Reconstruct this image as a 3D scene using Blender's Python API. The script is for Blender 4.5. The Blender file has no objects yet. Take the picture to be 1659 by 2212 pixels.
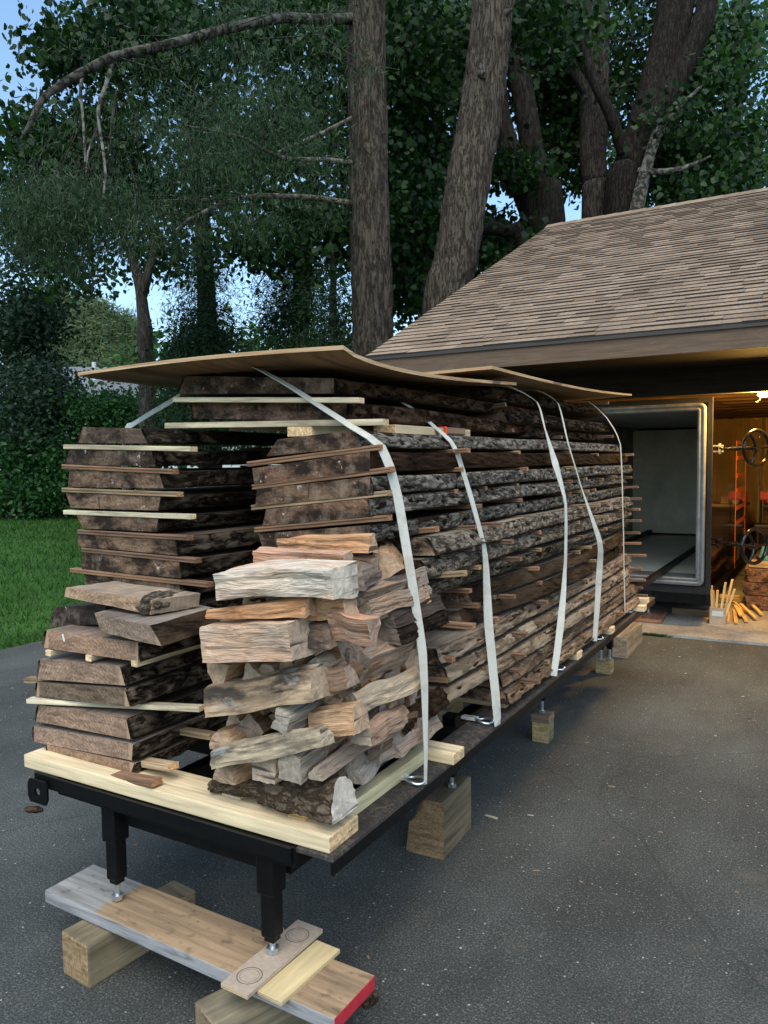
import bpy, bmesh, math, random
import numpy as np
from mathutils import Vector, Matrix, noise
S = bpy.context.scene
COL = S.collection
R0 = random.Random(7)
# ------------------------------------------------------------------ camera
FPX, CX, CY, CZ = 1661., 829.5, 1106., 1.61
ROLL, PITCH, YAW = math.atan(.012), math.atan(109.5/1661.), math.radians(30.05)
FW = Vector((-math.sin(YAW)*math.cos(PITCH), math.cos(YAW)*math.cos(PITCH), -math.sin(PITCH)))
_r = Vector((math.cos(YAW), math.sin(YAW), 0)); _u = _r.cross(FW)
RT = _r*math.cos(ROLL) - _u*math.sin(ROLL); UP = _r*math.sin(ROLL) + _u*math.cos(ROLL)
EYE = Vector((0, 0, CZ))
cd = bpy.data.cameras.new('camera'); cam = bpy.data.objects.new('camera', cd); COL.objects.link(cam)
cd.sensor_fit = 'VERTICAL'; cd.sensor_height = 36; cd.lens = FPX/2212*36; cd.clip_end = 500; cd.clip_start = .05
M = Matrix.Identity(4)
for i in range(3): M[i][0] = RT[i]; M[i][1] = UP[i]; M[i][2] = -FW[i]; M[i][3] = EYE[i]
cam.matrix_world = M; S.camera = cam
def ray(x, y): return FW + RT*((x-CX)/FPX) - UP*((y-CY)/FPX)
def pY(x, y, v): d = ray(x, y); return EYE + d*(v/d.y)
def pX(x, y, v): d = ray(x, y); return EYE + d*(v/d.x)
def pZ(x, y, v): d = ray(x, y); return EYE + d*((v-CZ)/d.z)
def pD(x, y, v): return EYE + ray(x, y)*v
# ------------------------------------------------------------------ materials
class NT:
    def __init__(s, name):
        s.m = bpy.data.materials.new(name); s.m.use_nodes = True; s.t = s.m.node_tree; s.t.nodes.clear()
    def n(s, typ, ins=None, out=0, **pr):
        nd = s.t.nodes.new('ShaderNode'+typ)
        for k, v in pr.items(): setattr(nd, k, v)
        for k, v in (ins or {}).items():
            sk = nd.inputs[k]
            if isinstance(v, bpy.types.NodeSocket): s.t.links.new(v, sk)
            else:
                if isinstance(v, tuple) and len(v) == 3 and sk.type == 'RGBA': v = v+(1,)
                sk.default_value = v
        return nd.outputs[out]
    def ramp(s, f, stops, interp='LINEAR'):
        nd = s.t.nodes.new('ShaderNodeValToRGB'); s.t.links.new(f, nd.inputs[0]); e = nd.color_ramp.elements
        nd.color_ramp.interpolation = interp
        while len(e) < len(stops): e.new(.5)
        for i, (p, c) in enumerate(stops):
            e[i].position = p
            e[i].color = (c, c, c, 1) if isinstance(c, (int, float)) else (c[0], c[1], c[2], 1)
        return nd.outputs[0]
    def mix(s, f, a, b, blend='MIX'):
        nd = s.t.nodes.new('ShaderNodeMix'); nd.data_type = 'RGBA'; nd.blend_type = blend
        for sk, v in ((nd.inputs[0], f), (nd.inputs[6], a), (nd.inputs[7], b)):
            if isinstance(v, bpy.types.NodeSocket): s.t.links.new(v, sk)
            elif sk.type == 'RGBA': sk.default_value = (v[0], v[1], v[2], 1) if not isinstance(v, (int, float)) else (v, v, v, 1)
            else: sk.default_value = v
        return nd.outputs[2]
    def coord(s, scale=(1, 1, 1), kind='Object', rand=True, loc=(0, 0, 0)):
        tc = s.t.nodes.new('ShaderNodeTexCoord')
        v = tc.outputs[kind]
        if rand:
            r = s.n('ObjectInfo', out=5)
            r = s.n('Math', {0: r, 1: 37.3}, operation='MULTIPLY')
            v = s.n('VectorMath', {0: v, 1: r}, operation='ADD')
        return s.n('Mapping', {0: v, 1: loc, 3: scale})
    def noise(s, v, scale, detail=6, rough=.55, dist=0):
        return s.n('TexNoise', {'Vector': v, 'Scale': scale, 'Detail': detail, 'Roughness': rough, 'Distortion': dist})
    def bump(s, h, strength, dist=.01, normal=None):
        d = {'Height': h, 'Strength': strength, 'Distance': dist}
        if normal is not None: d['Normal'] = normal
        return s.n('Bump', d)
    def objcol(s): return s.n('ObjectInfo', out=1)
    def fin(s, col, rough=.8, normal=None, **kw):
        d = {'Base Color': col, 'Roughness': rough}
        if normal is not None: d['Normal'] = normal
        d.update(kw)
        b = s.n('BsdfPrincipled', d)
        s.n2 = s.t.nodes.new('ShaderNodeOutputMaterial'); s.t.links.new(b, s.n2.inputs[0]); return s.m
def axs(axis, along, across):
    v = [across]*3; v[axis] = along; return tuple(v)
def m_grain(name, axis=0, dark=.55, fine=70, bumpk=.35, blotch=.35, rough=.85, spec=.2):
    """long-grain wood, base colour from the object's own colour"""
    g = NT(name); v = g.coord(axs(axis, .06, 1))
    a = g.noise(v, fine, 8, .6, .4); w = g.noise(v, fine*.22, 4, .6, 1.2)
    c = g.ramp(a, [(.3, dark), (.62, 1.15)]); c2 = g.ramp(w, [(.32, .62), (.55, 1.08)])
    k = g.mix(1, c, c2, 'MULTIPLY')
    bl = g.noise(g.coord(axs(axis, .5, 1)), 5, 5, .65); k = g.mix(1, k, g.ramp(bl, [(.3, 1-blotch), (.65, 1.05)]), 'MULTIPLY')
    col = g.mix(1, g.objcol(), k, 'MULTIPLY')
    return g.fin(col, rough, g.bump(a, bumpk, .004), **{'Specular IOR Level': spec})
def m_sawn(name, axis=1):
    """rough sawn slab face, dull brown grey with cross saw marks"""
    g = NT(name); v = g.coord(axs(axis, .1, 1)); a = g.noise(v, 40, 8, .6, .8)
    saw = g.noise(g.coord(axs(axis, 1, .05)), 160, 2, .5)
    k = g.mix(1, g.ramp(a, [(.3, .6), (.65, 1.15)]), g.ramp(saw, [(.3, .8), (.7, 1.1)]), 'MULTIPLY')
    bl = g.noise(g.coord(), 4, 6, .7); k = g.mix(1, k, g.ramp(bl, [(.3, .6), (.65, 1.2)]), 'MULTIPLY')
    return g.fin(g.mix(1, g.objcol(), k, 'MULTIPLY'), .9, g.bump(saw, .3, .003), **{'Specular IOR Level': .15})
def m_endgrain(name, axis=1, sap=True, paint=.0, black=.3, cz=-.22, grey=.6, ring=.1):
    """end grain: growth rings, radial checks, blotches, remains of sealer"""
    g = NT(name)
    sc = [1, 1, 1]; sc[axis] = .02
    tc = g.t.nodes.new('ShaderNodeTexCoord'); v0 = tc.outputs['Object']
    r = g.n('Math', {0: g.n('ObjectInfo', out=5), 1: .16}, operation='MULTIPLY_ADD'); g.t.nodes[-1].inputs[2].default_value = -.08
    off = g.n('CombineXYZ', {'X': r, 'Z': -cz}) if axis == 1 else g.n('CombineXYZ', {'Y': r, 'Z': -cz*.4})
    v = g.n('VectorMath', {0: v0, 1: off}, operation='ADD'); v = g.n('Mapping', {0: v, 3: tuple(sc)})
    dis = g.noise(v, 9, 3); v2 = g.mix(.035, v, g.n('TexNoise', {'Vector': v, 'Scale': 7.}, out=1))
    rings = g.n('TexWave', {'Vector': v2, 'Scale': 26. if ring < .2 else 17., 'Distortion': 1.0, 'Detail': 3., 'Detail Scale': 3.}, wave_type='RINGS', rings_direction='XYZ'[axis])
    fib = g.noise(g.coord(), 90, 8, .7)
    sx = [26, 26, 26]; sx[axis] = 1
    rot = g.n('Mapping', {0: g.coord(), 2: (0, .6, 0) if axis == 1 else (.6, 0, 0), 3: axs(0 if axis == 1 else 1, 9, 60)})
    str_ = g.noise(rot, 1, 6, .6, .6)
    k = g.mix(1, g.ramp(rings, [(0, 1-ring), (1, 1+ring*.6)]), g.ramp(fib, [(.3, .5), (.7, 1.4)]), 'MULTIPLY')
    k = g.mix(1, k, g.ramp(str_, [(.3, .55), (.66, 1.32)]), 'MULTIPLY')
    col = g.mix(1, g.objcol(), k, 'MULTIPLY')
    bl = g.noise(g.coord((1, 1, 2.)), 7, 6, .7)
    col = g.mix(g.ramp(bl, [(.52-black*.25, 0), (.66-black*.2, min(1, black*2.3))]), col, (.018, .015, .013))
    gr = g.noise(g.coord((1.3, 1, 1), loc=(3, 1, 2)), 10, 8, .75)
    col = g.mix(g.ramp(gr, [(.52, 0), (.68, grey)]), col, (.24, .21, .18))
    if sap:
        ge = g.t.nodes.new('ShaderNodeTexCoord'); x = g.n('SeparateXYZ', {0: ge.outputs['Generated']}, out=0 if axis == 1 else 1)
        e = g.n('Math', {0: x, 1: .5}, operation='SUBTRACT'); e = g.n('Math', {0: e}, operation='ABSOLUTE')
        e = g.n('Math', {0: e, 1: g.n('Math', {0: dis, 1: .06}, operation='MULTIPLY')}, operation='ADD')
        col = g.mix(g.ramp(e, [(.455, 0), (.475, .75)]), col, (.42, .33, .23))
    if paint:
        p = g.noise(g.coord((1, 1, 1.), loc=(9, 2, 5)), 22, 8, .8)
        col = g.mix(g.ramp(p, [(.66-paint*.12, 0), (.70-paint*.12, .85)]), col, (.55, .54, .52))
    col = g.mix(1, col, (1.16, .98, .85), 'MULTIPLY')
    return g.fin(col, .9, g.bump(fib, .5, .004), **{'Specular IOR Level': .12})
def m_bark(name, axis=1, dark=(.02, .016, .013), mid=(.085, .07, .058), light=(.19, .17, .15), sc=26, obj=True, stretch=.38):
    g = NT(name); v = g.coord(axs(axis, stretch, 1)); w = g.mix(.03, v, g.n('TexNoise', {'Vector': v, 'Scale': sc*.35, 'Detail': 3.}, out=1))
    n1 = g.noise(w, sc*1.25, 9, .72, .25); n2 = g.noise(w, sc*.5, 6, .65, .3)
    rd = g.n('Math', {0: g.n('Math', {0: n2, 1: .5}, operation='SUBTRACT')}, operation='ABSOLUTE')
    h = g.n('Math', {0: n1, 1: g.ramp(rd, [(0, .25), (.05, .85), (.12, 1)])}, operation='MULTIPLY')
    col = g.ramp(h, [(.22, dark), (.40, mid), (.60, light)])
    bl = g.noise(g.coord(), 3, 4); col = g.mix(1, col, g.ramp(bl, [(.3, .85), (.7, 1.12)]), 'MULTIPLY')
    if obj: col = g.mix(1, col, g.objcol(), 'MULTIPLY')
    return g.fin(col, .95, g.bump(h, .9, .02), **{'Specular IOR Level': .1})
def m_plain(name, col, rough=.6, metal=0, nz=0, nsc=20, bumpk=0, **kw):
    g = NT(name); c = g.mix(0, col, col)
    a = g.noise(g.coord(), nsc, 6, .6)
    if nz: c = g.mix(1, c, g.ramp(a, [(.3, 1-nz), (.7, 1+nz)]), 'MULTIPLY')
    kw['Metallic'] = metal
    return g.fin(c, rough, g.bump(a, bumpk, .005) if bumpk else None, **kw)
# ------------------------------------------------------------------ objects
def link(o, parent=None, label=None, cat=None, group=None, kind=None, color=None):
    COL.objects.link(o)
    if parent: o.parent = parent
    if label: o['label'] = label
    if cat: o['category'] = cat
    if group: o['group'] = group
    if kind: o['kind'] = kind
    if color: o.color = (color[0], color[1], color[2], 1)
    return o
def mesh(name, vs, fs, mats, mi=None, smooth=False, **kw):
    me = bpy.data.meshes.new(name)
    me.from_pydata([tuple(v) for v in vs], [], fs)
    for m in (mats if isinstance(mats, (list, tuple)) else [mats]): me.materials.append(m)
    if mi is not None: me.polygons.foreach_set('material_index', mi)
    if smooth is True: me.polygons.foreach_set('use_smooth', [True]*len(fs))
    elif smooth: me.polygons.foreach_set('use_smooth', smooth)
    me.update()
    return link(bpy.data.objects.new(name, me), **kw)
def empty(name, loc=(0, 0, 0), **kw):
    o = bpy.data.objects.new(name, None); o.empty_display_size = .1; o.location = loc; return link(o, **kw)
class MB:
    """collects shapes into one mesh"""
    def __init__(s): s.v = []; s.f = []; s.mi = []; s.sm = []
    def add(s, vs, fs, mi=0, sm=False):
        o = len(s.v); s.v += [tuple(v) for v in vs]; s.f += [tuple(i+o for i in f) for f in fs]
        s.mi += [mi]*len(fs) if isinstance(mi, int) else list(mi); s.sm += [sm]*len(fs)
    def box(s, x0, x1, y0, y1, z0, z1, c=0, mi=0, endaxis=None, endmi=1, rot=0, tilt=0, piv=None):
        bm = bmesh.new(); bmesh.ops.create_cube(bm, size=1)
        for v in bm.verts: v.co = Vector((x0+(v.co.x+.5)*(x1-x0), y0+(v.co.y+.5)*(y1-y0), z0+(v.co.z+.5)*(z1-z0)))
        if c: bmesh.ops.bevel(bm, geom=bm.edges[:], offset=c, segments=2, affect='EDGES', profile=.6)
        bm.normal_update(); mis = []
        for f in bm.faces: mis.append(endmi if endaxis is not None and abs(f.normal[endaxis]) > .8 else mi)
        vs = [v.co.copy() for v in bm.verts]
        if rot or tilt:
            p = Vector(piv) if piv else Vector(((x0+x1)/2, (y0+y1)/2, (z0+z1)/2))
            mm = Matrix.Rotation(rot, 3, 'Z') @ Matrix.Rotation(tilt, 3, 'Y'); vs = [mm @ (v-p)+p for v in vs]
        s.add(vs, [[v.index for v in f.verts] for f in bm.faces], mis); bm.free()
    def tube(s, pts, rad, n=10, cap=True, mi=0, sm=True, jit=None):
        pts = [Vector(p) for p in pts]; rad = rad if isinstance(rad, (list, tuple)) else [rad]*len(pts)
        vs = []; fs = []; ref = None
        for i, p in enumerate(pts):
            t = (pts[min(i+1, len(pts)-1)]-pts[max(i-1, 0)]).normalized()
            if ref is None: ref = Vector((1, 0, 0)) if abs(t.x) < .8 else Vector((0, 1, 0))
            a = (ref-t*ref.dot(t)).normalized(); b = t.cross(a); ref = a
            for k in range(n):
                th = 2*math.pi*k/n; r = rad[i]
                if jit: r *= jit(i, k, th)
                vs.append(p+a*(r*math.cos(th))+b*(r*math.sin(th)))
        for i in range(len(pts)-1):
            for k in range(n): fs.append((i*n+k, i*n+(k+1) % n, (i+1)*n+(k+1) % n, (i+1)*n+k))
        s.add(vs, fs, mi, sm)
        if cap:
            s.add(vs[:n], [tuple(range(n))[::-1]], mi); s.add(vs[-n:], [tuple(range(n))], mi)
    def build(s, name, mats, **kw): return mesh(name, s.v, s.f, mats, s.mi, s.sm, **kw)
def box(name, x0, x1, y0, y1, z0, z1, mats, c=.003, axis=0, rot=0, tilt=0, **kw):
    """a bevelled box with its own local frame at its centre; end faces along axis use the second material"""
    cx, cy, cz = (x0+x1)/2, (y0+y1)/2, (z0+z1)/2
    b = MB(); b.box(x0-cx, x1-cx, y0-cy, y1-cy, z0-cz, z1-cz, c, 0, axis if isinstance(mats, (list, tuple)) and len(mats) > 1 else None)
    o = b.build(name, mats, **kw); o.location = (cx, cy, cz); o.rotation_euler = (0, tilt, rot); return o
ORD = ['topmost', 'second', 'third', 'fourth', 'fifth', 'sixth', 'seventh', 'eighth', 'ninth', 'tenth', 'eleventh', 'twelfth', 'thirteenth', 'fourteenth', 'fifteenth', 'sixteenth']
ORN = ['nearest'] + ORD[1:]
# ------------------------------------------------------------------ shared materials
W_GRAIN = m_grain('lumber_grain', 0, .72, 60, .25, .12)
W_GRAIN_Y = m_grain('lumber_grain_y', 1, .72, 60, .25, .12)
W_STICK = m_grain('sticker_grain', 0, .5, 90, .3, .3)
W_STICK_Y = m_grain('sticker_grain_y', 1, .5, 90, .3, .3)
W_OLD = m_grain('weathered_grain', 0, .5, 45, .4, .4)
W_OLD_Y = m_grain('weathered_grain_y', 1, .5, 45, .4, .4)
W_OLD_Z = m_grain('weathered_grain_z', 2, .5, 45, .4, .4)
E_PLAIN = m_endgrain('lumber_end', 0, False, 0, .05, -.03)
E_PLAIN_Y = m_endgrain('lumber_end_y', 1, False, 0, .05, -.03)
SAWN = m_sawn('sawn_face')
END_OLD = m_endgrain('slab_end_weathered', 1, False, .35, .42, -.2)
END_NEW = m_endgrain('slab_end_fresh', 1, True, 0, .10, -.13, .25, .13)
BARK = m_bark('slab_bark', 1)
BARK_G = m_bark('slab_bark_grey', 1, (.085, .072, .058), (.20, .172, .142), (.33, .293, .248), 62)
BARK_S = m_bark('inner_bark', 1, (.06, .045, .035), (.14, .105, .08), (.27, .22, .17), 9, True, .25)
STEEL_BLACK = m_plain('black_painted_steel', (.004, .004, .0042), .42, 0, .3, 30, .1, **{'Specular IOR Level': .22})
ZINC = m_plain('zinc_bolt', (.55, .6, .62), .3, .9, .15, 60)
def nz(*a): return noise.noise(Vector((a+(0., 0., 0.))[:3]))
def furrow(y, t, seed, fy=13, ft=46):
    """ridged, slightly diagonal bark relief 0..1"""
    p = Vector((y*fy + t*6 + seed*3.1, t*ft - y*3, seed*7.7))
    a = 1-abs(noise.noise(p))*2.2; b = 1-abs(noise.noise(p*2.3))*2
    return max(0, .65*a+.35*b)
def slab(label, fp, Yf, Yb, col, right='bark', barkmat=None, barkcol=(1, 1, 1), endmat=None, amp=.03, bamp=.014, seed=0, skew=0,
         yaw=0, bow=0, group='rough sawn wood slabs', name='live_edge_board', left=False, step=.02, wanderf=1.0, chunk=None):
    """fp: front corners TL, TR, BR, BL as (x, z)"""
    (x0, z0), (x1, z1), (x2, z2), (x3, z3) = fp
    cx = (x0+x1+x2+x3)/4; cz = (z0+z1+z2+z3)/4
    L = Yb-Yf; n = max(6, int(L/step)); NE = 7
    def wr(y, s):
        k = min(1, y/.35)
        return amp*k*(nz(y*.9*wanderf, seed*5.3+s, 1)*1.6 + nz(y*3.1, seed*2.1+s, 4)*.35) + bow*math.sin(math.pi*y/L)
    vs = []; fs = []; mi = []
    bv = []; bf = []
    P = 2*(NE+1)
    for j in range(n+1):
        y = L*j/n; sh = yaw*y; a = wr(y, 0); b = wr(y, 9); zs = .006*nz(y*1.3, seed, 8)
        row = []
        for i in range(NE+1):      # right edge, top to bottom
            t = i/NE; bul = (.006*nz(y*14, t*9, seed)+.004*math.sin(math.pi*t)) * (1 if 0 < i < NE else .3)
            if j == 0: bul *= .3
            row.append((x1+(x2-x1)*t + a+sh+bul-cx, y+skew*(x1-cx), z1+(z2-z1)*t+zs-cz))
        for i in range(NE+1):      # left edge, bottom to top
            t = 1-i/NE; bul = .012*nz(y*9, t*7, seed+3)*(1 if 0 < i < NE else .3)
            row.append((x0+(x3-x0)*t - b+sh-bul-cx, y+skew*(x0-cx), z0+(z3-z0)*t+zs-cz))
        vs += row
    for j in range(n):
        for i in range(P):
            k = (i+1) % P
            fs.append((j*P+i, j*P+k, (j+1)*P+k, (j+1)*P+i)); mi.append(0 if i in (NE, P-1) else 2)
    fs.append(tuple(range(P))[::-1]); mi.append(1); fs.append(tuple(range(n*P, n*P+P))); mi.append(1)
    o = mesh(name, vs, fs, [SAWN, endmat or END_OLD, BARK_S], mi, False, label=label, cat='board', group=group, color=col)
    o.location = (cx, Yf, cz)
    if right == 'bark' or left:
        for side in ([0] if right == 'bark' else [])+([1] if left else []):
            NB = 9; bn = max(8, int(L/.011)); bv = []; bf = []; th = abs(z1-z2)
            for j in range(bn+1):
                y = L*j/bn; sh = yaw*y; a = wr(y, 0 if side == 0 else 9); zs = .006*nz(y*1.3, seed, 8)
                for i in range(NB+1):
                    t = i/NB; e = 1 if 0 < i < NB else 0
                    f = furrow(y, t*th*1.2 + side*3, seed); d = (.007 + bamp*1.25*(f-.35) + .006*nz(y*3, t*3, seed+5)*1.5)*e - .002*(1-e)
                    if j in (0, bn): d = -.004 if e == 0 else d*.4
                    zj = .006*nz(y*25, t*20, seed)*e
                    if side == 0: bv.append((x1+(x2-x1)*t+a+sh+d-cx, y+skew*(x1-cx)-(.002 if j == 0 else 0), z1+(z2-z1)*t+zs+zj-cz))
                    else: bv.append((x0+(x3-x0)*t-a+sh-d-cx, y+skew*(x0-cx)-(.002 if j == 0 else 0), z0+(z3-z0)*t+zs+zj-cz))
            for j in range(bn):
                for i in range(NB): bf.append((j*(NB+1)+i, j*(NB+1)+i+1, (j+1)*(NB+1)+i+1, (j+1)*(NB+1)+i))
            bf.append(tuple(range(NB+1)))
            c = mesh('bark', bv, bf, barkmat or BARK_G, None, True, parent=o, color=barkcol)
    return o
def fpD(pts, Y): return [(p.x, p.z) for p in (pY(x, y, Y) for x, y in pts)]
# -------------------------------------------------- stickers: grooved strips between the layers
_sk = {}
def sticker_mesh(L, w, h, pale, axis=0):
    key = (round(L, 2), w, h, pale, axis)
    if key in _sk: return _sk[key]
    g = .0035 if not pale else .0; c = .0015
    prof = [(-w/2+c, -h/2), (w/2-c, -h/2), (w/2, -h/2+c)]
    if g: prof += [(w/2, -h*.14), (w/2-g, -h*.08), (w/2-g, h*.08), (w/2, h*.14)]
    prof += [(w/2, h/2-c), (w/2-c, h/2), (-w/2+c, h/2), (-w/2, h/2-c)]
    if g: prof += [(-w/2, h*.14), (-w/2+g, h*.08), (-w/2+g, -h*.08), (-w/2, -h*.14)]
    prof += [(-w/2, -h/2+c)]
    n = len(prof); vs = []; fs = []; mi = []
    for x in (-L/2, L/2):
        for y, z in prof: vs.append((x, y, z) if axis == 0 else (y, x, z))
    for i in range(n): fs.append((i, (i+1) % n, (i+1) % n+n, i+n)); mi.append(0)
    fs += [tuple(range(n))[::-1], tuple(range(n, 2*n))]; mi += [1, 1]
    if axis: fs = [f[::-1] for f in fs]
    me = bpy.data.meshes.new('sticker'); me.from_pydata(vs, [], fs)
    me.materials.append(W_STICK if axis == 0 else W_STICK_Y); me.materials.append(E_PLAIN if axis == 0 else E_PLAIN_Y)
    me.polygons.foreach_set('material_index', mi); me.update(); _sk[key] = me; return me
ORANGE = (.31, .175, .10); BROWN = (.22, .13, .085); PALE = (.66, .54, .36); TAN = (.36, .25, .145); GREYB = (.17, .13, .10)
def sticker(p0, p1, label, col, w=.034, h=.019, group='stickers between the slabs', pale=None, roll=0):
    p0, p1 = Vector(p0), Vector(p1); d = p1-p0; L = d.length
    ax = 0 if abs(d.x) > abs(d.y) else 1
    o = bpy.data.objects.new('sticker', sticker_mesh(L, w, h, (col[0] > .5) if pale is None else pale, ax))
    link(o, label=label, cat='sticker', group=group, color=col)
    o.location = (p0+p1)/2
    if ax == 0: o.rotation_euler = (roll, -math.atan2(d.z, d.x) if d.x > 0 else 0, math.atan2(d.y, d.x))
    else: o.rotation_euler = (math.atan2(d.z, d.y), 0, -math.atan2(d.x, d.y))
    o.scale = (1, 1, 1); return o
# ================================================================== steel rack
RX0, RX1, RY0, RY1, RZ = -2.335, -1.105, 1.62, 5.95, .57
rack = empty('steel_rack', (-1.75, 4.2, 0), label='long black steel rack on short legs carrying the two stacks of slabs', cat='rack')
def part(mb, name, mats, root, **kw):
    o = mb.build(name, mats, parent=root, **kw); o.matrix_parent_inverse = Matrix.Translation(-Vector(root.location)); return o
RUST = None
g = NT('dirty_rail_steel'); v = g.coord(); a = g.noise(v, 55, 8, .8); b_ = g.noise(v, 9, 5, .7)
c = g.mix(g.ramp(a, [(.45, 0), (.62, 1)]), (.018, .016, .015), (.15, .115, .085)); c = g.mix(g.ramp(b_, [(.35, 0), (.65, 1)]), (.02, .018, .017), c)
RUST = g.fin(c, .8, g.bump(a, .5, .004))
for x in (RX0, RX1-.12):
    b = MB(); b.box(x, x+.12, RY0, RY1, RZ-.012, RZ, .001, 0); b.box(x+.112 if x > -2 else x, x+.12 if x > -2 else x+.008, RY0, RY1, RZ-.048, RZ-.0125, .001, 1)
    part(b, 'rail', [RUST, STEEL_BLACK], rack)
for i, y in enumerate([1.62, 2.12, 2.62, 3.2, 3.8, 4.4, 5.0, 5.6]):
    b = MB(); b.box(RX0+.122, RX1-.122, y, y+.07, RZ-.06, RZ-.003, .003)
    part(b, 'cross_member', STEEL_BLACK, rack)
b = MB(); b.box(RX0+.02, RX1-.13, RY0-.012, RY0-.002, RZ-.045, RZ-.001, .001)
part(b, 'front_plate', STEEL_BLACK, rack)
# corner lug with a hole at the front left
b = MB(); R_ = .014; n = 16; cx_, cz_ = RX0+.055, RZ-.055
outer = [(0,0)]
ring = [(cx_+R_*math.cos(2*math.pi*k/n), cz_+R_*math.sin(2*math.pi*k/n)) for k in range(n)]
sq = []
for k in range(n):
    th = 2*math.pi*k/n; dx, dz = math.cos(th), math.sin(th); s_ = min(.05/max(abs(dx), 1e-6), .04/max(abs(dz), 1e-6)); sq.append((cx_+dx*s_, cz_+dz*s_))
yy = RY0-.03
for y_, flip in ((yy, 0), (yy+.008, 1)):
    vs = [(x, y_, z) for x, z in ring]+[(x, y_, z) for x, z in sq]
    fs = [(k, (k+1) % n, (k+1) % n+n, k+n) for k in range(n)]; b.add(vs, fs)
vs = [(x, yy, z) for x, z in sq]+[(x, yy+.008, z) for x, z in sq]+[(x, yy, z) for x, z in ring]+[(x, yy+.008, z) for x, z in ring]
b.add(vs, [(k, (k+1) % n, (k+1) % n+n, k+n) for k in range(n)]+[(k+2*n, (k+1) % n+2*n, (k+1) % n+3*n, k+3*n) for k in range(n)])
part(b, 'drilled_lug', STEEL_BLACK, rack)
for x in (-1.98, -1.35):
    b = MB(); b.box(x-.03, x+.03, RY0+.1, RY1-.2, RZ-.15, RZ-.061, .003); part(b, 'stringer', STEEL_BLACK, rack)
for y in (1.69, 2.86, 4.3, 5.82): 
    b = MB(); b.box(-1.95 if y < 2 else -1.948, -1.382, y-.022, y+.022, RZ-.125, RZ-.072, .003); part(b, 'leg_brace', STEEL_BLACK, rack)
def leg(x, y, zfoot, ztube, sleeve=True):
    b = MB(); w = .030
    b.box(x-w, x+w, y-w, y+w, ztube+.13 if sleeve else ztube+.1, RZ-.02, .004); w = .0235
    b.box(x-w, x+w, y-w, y+w, ztube, ztube+.1299 if sleeve else ztube+.099, .006)
    b.box(x-.017, x+.017, y-.017, y+.017, ztube-.014, ztube-.0005, .002)
    L_ = part(b, 'leg', STEEL_BLACK, rack)
    b = MB(); b.tube([(x, y, zfoot+.004), (x, y, ztube-.0145)], .009, 12); b.tube([(x, y, zfoot+.001), (x, y, zfoot+.017)], .019, 6, sm=False)
    o = b.build('foot_bolt', ZINC, parent=L_)
# front legs: left foot on the plank, right foot on the ply pads
FL = pZ(253, 1948, .197); FR = pZ(600, 2058, .218)
leg(-1.985, 1.66, .190, .262); leg(-1.345, 1.66, .214, .266)
leg(-1.345, 2.87, .237, .30, False); leg(-1.395, 4.20, .157, .245, False); leg(-1.455, 5.76, .092, .19, False); leg(-1.40, 5.80, .092, .19, False)
leg(-2.1, 2.86, .142, .335, False); leg(-2.1, 4.33, .142, .33, False); leg(-2.1, 5.9, .142, .22, False)
# ------------------------------------------------------------------ supports under the feet
OLDT = (.20, .165, .10)
def block(label, x0, x1, y0, y1, z0, z1, col=OLDT, rot=0, axis=0, mats=None, name='timber_block', c=.008, cat='timber block', **kw):
    m = mats or ([W_OLD, E_PLAIN] if axis == 0 else [W_OLD_Y, E_PLAIN_Y])
    return box(name, x0, x1, y0, y1, z0, z1, m, c, axis, rot, label=label, cat=cat, color=col, **kw)
block('chunky greenish timber block under the left end of the front plank', -2.06, -1.92, 1.50, 1.74, 0, .14, (.27, .215, .13), -.10, 1)
block('split timber block at the bottom edge under the right end of the front plank', -1.42, -1.27, 1.44, 1.78, 0, .14, (.24, .20, .13), -.35, 1)
block('short timber block behind the front plank beside the left rack leg', -1.99, -1.87, 1.81, 1.90, 0, .136, (.22, .19, .12), -.1, 0)
g = NT('plank_weathered'); v = g.coord((.06, 1, 1), rand=False); a = g.noise(v, 42, 8, .6, .5)
x_ = g.n('Math', {0: g.n('SeparateXYZ', {0: g.coord(rand=False)}, out=0), 1: .33}, operation='ADD')
c = g.mix(g.ramp(g.n('Math', {0: x_, 1: g.n('Math', {0: g.noise(g.coord(), 8), 1: .08}, operation='MULTIPLY')}, operation='ADD'), [(.02, 0), (.04, 1)]), (.27, .26, .24), (.31, .205, .115))
c = g.mix(1, c, g.ramp(a, [(.3, .55), (.62, 1.2)]), 'MULTIPLY'); sp = g.noise(g.coord((.6, 1, 1)), 26, 5, .6)
c = g.mix(g.ramp(sp, [(.56, 0), (.68, .65)]), c, (.09, .05, .03)); PLANK = g.fin(c, .85, g.bump(a, .35, .004))
g = NT('plank_edge_grey'); a = g.noise(g.coord((.12, .5, 1)), 26, 5, .6, 1.5); PEDGE = g.fin(g.ramp(a, [(.35, (.13, .12, .12)), (.5, (.27, .26, .26)), (.7, (.4, .39, .38))]), .85)
g = NT('red_end_paint'); a = g.noise(g.coord(), 30, 5, .7); REDP = g.fin(g.ramp(a, [(.3, (.42, .015, .03)), (.66, (.5, .03, .04)), (.74, (.25, .15, .1))]), .55)
pc = Vector((-1.655, 1.665, .166)); px_, py_ = 1.19, .195
b = MB(); b.box(-px_/2, px_/2, -py_/2, py_/2, -.021, .021, .004)
bm_mi = []
for f in b.f:
    n_ = (Vector(b.v[f[1]])-Vector(b.v[f[0]])).cross(Vector(b.v[f[2]])-Vector(b.v[f[0]])).normalized()
    bm_mi.append(2 if abs(n_.x) > .8 else (1 if abs(n_.y) > .5 else 0))
b.mi = bm_mi
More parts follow.
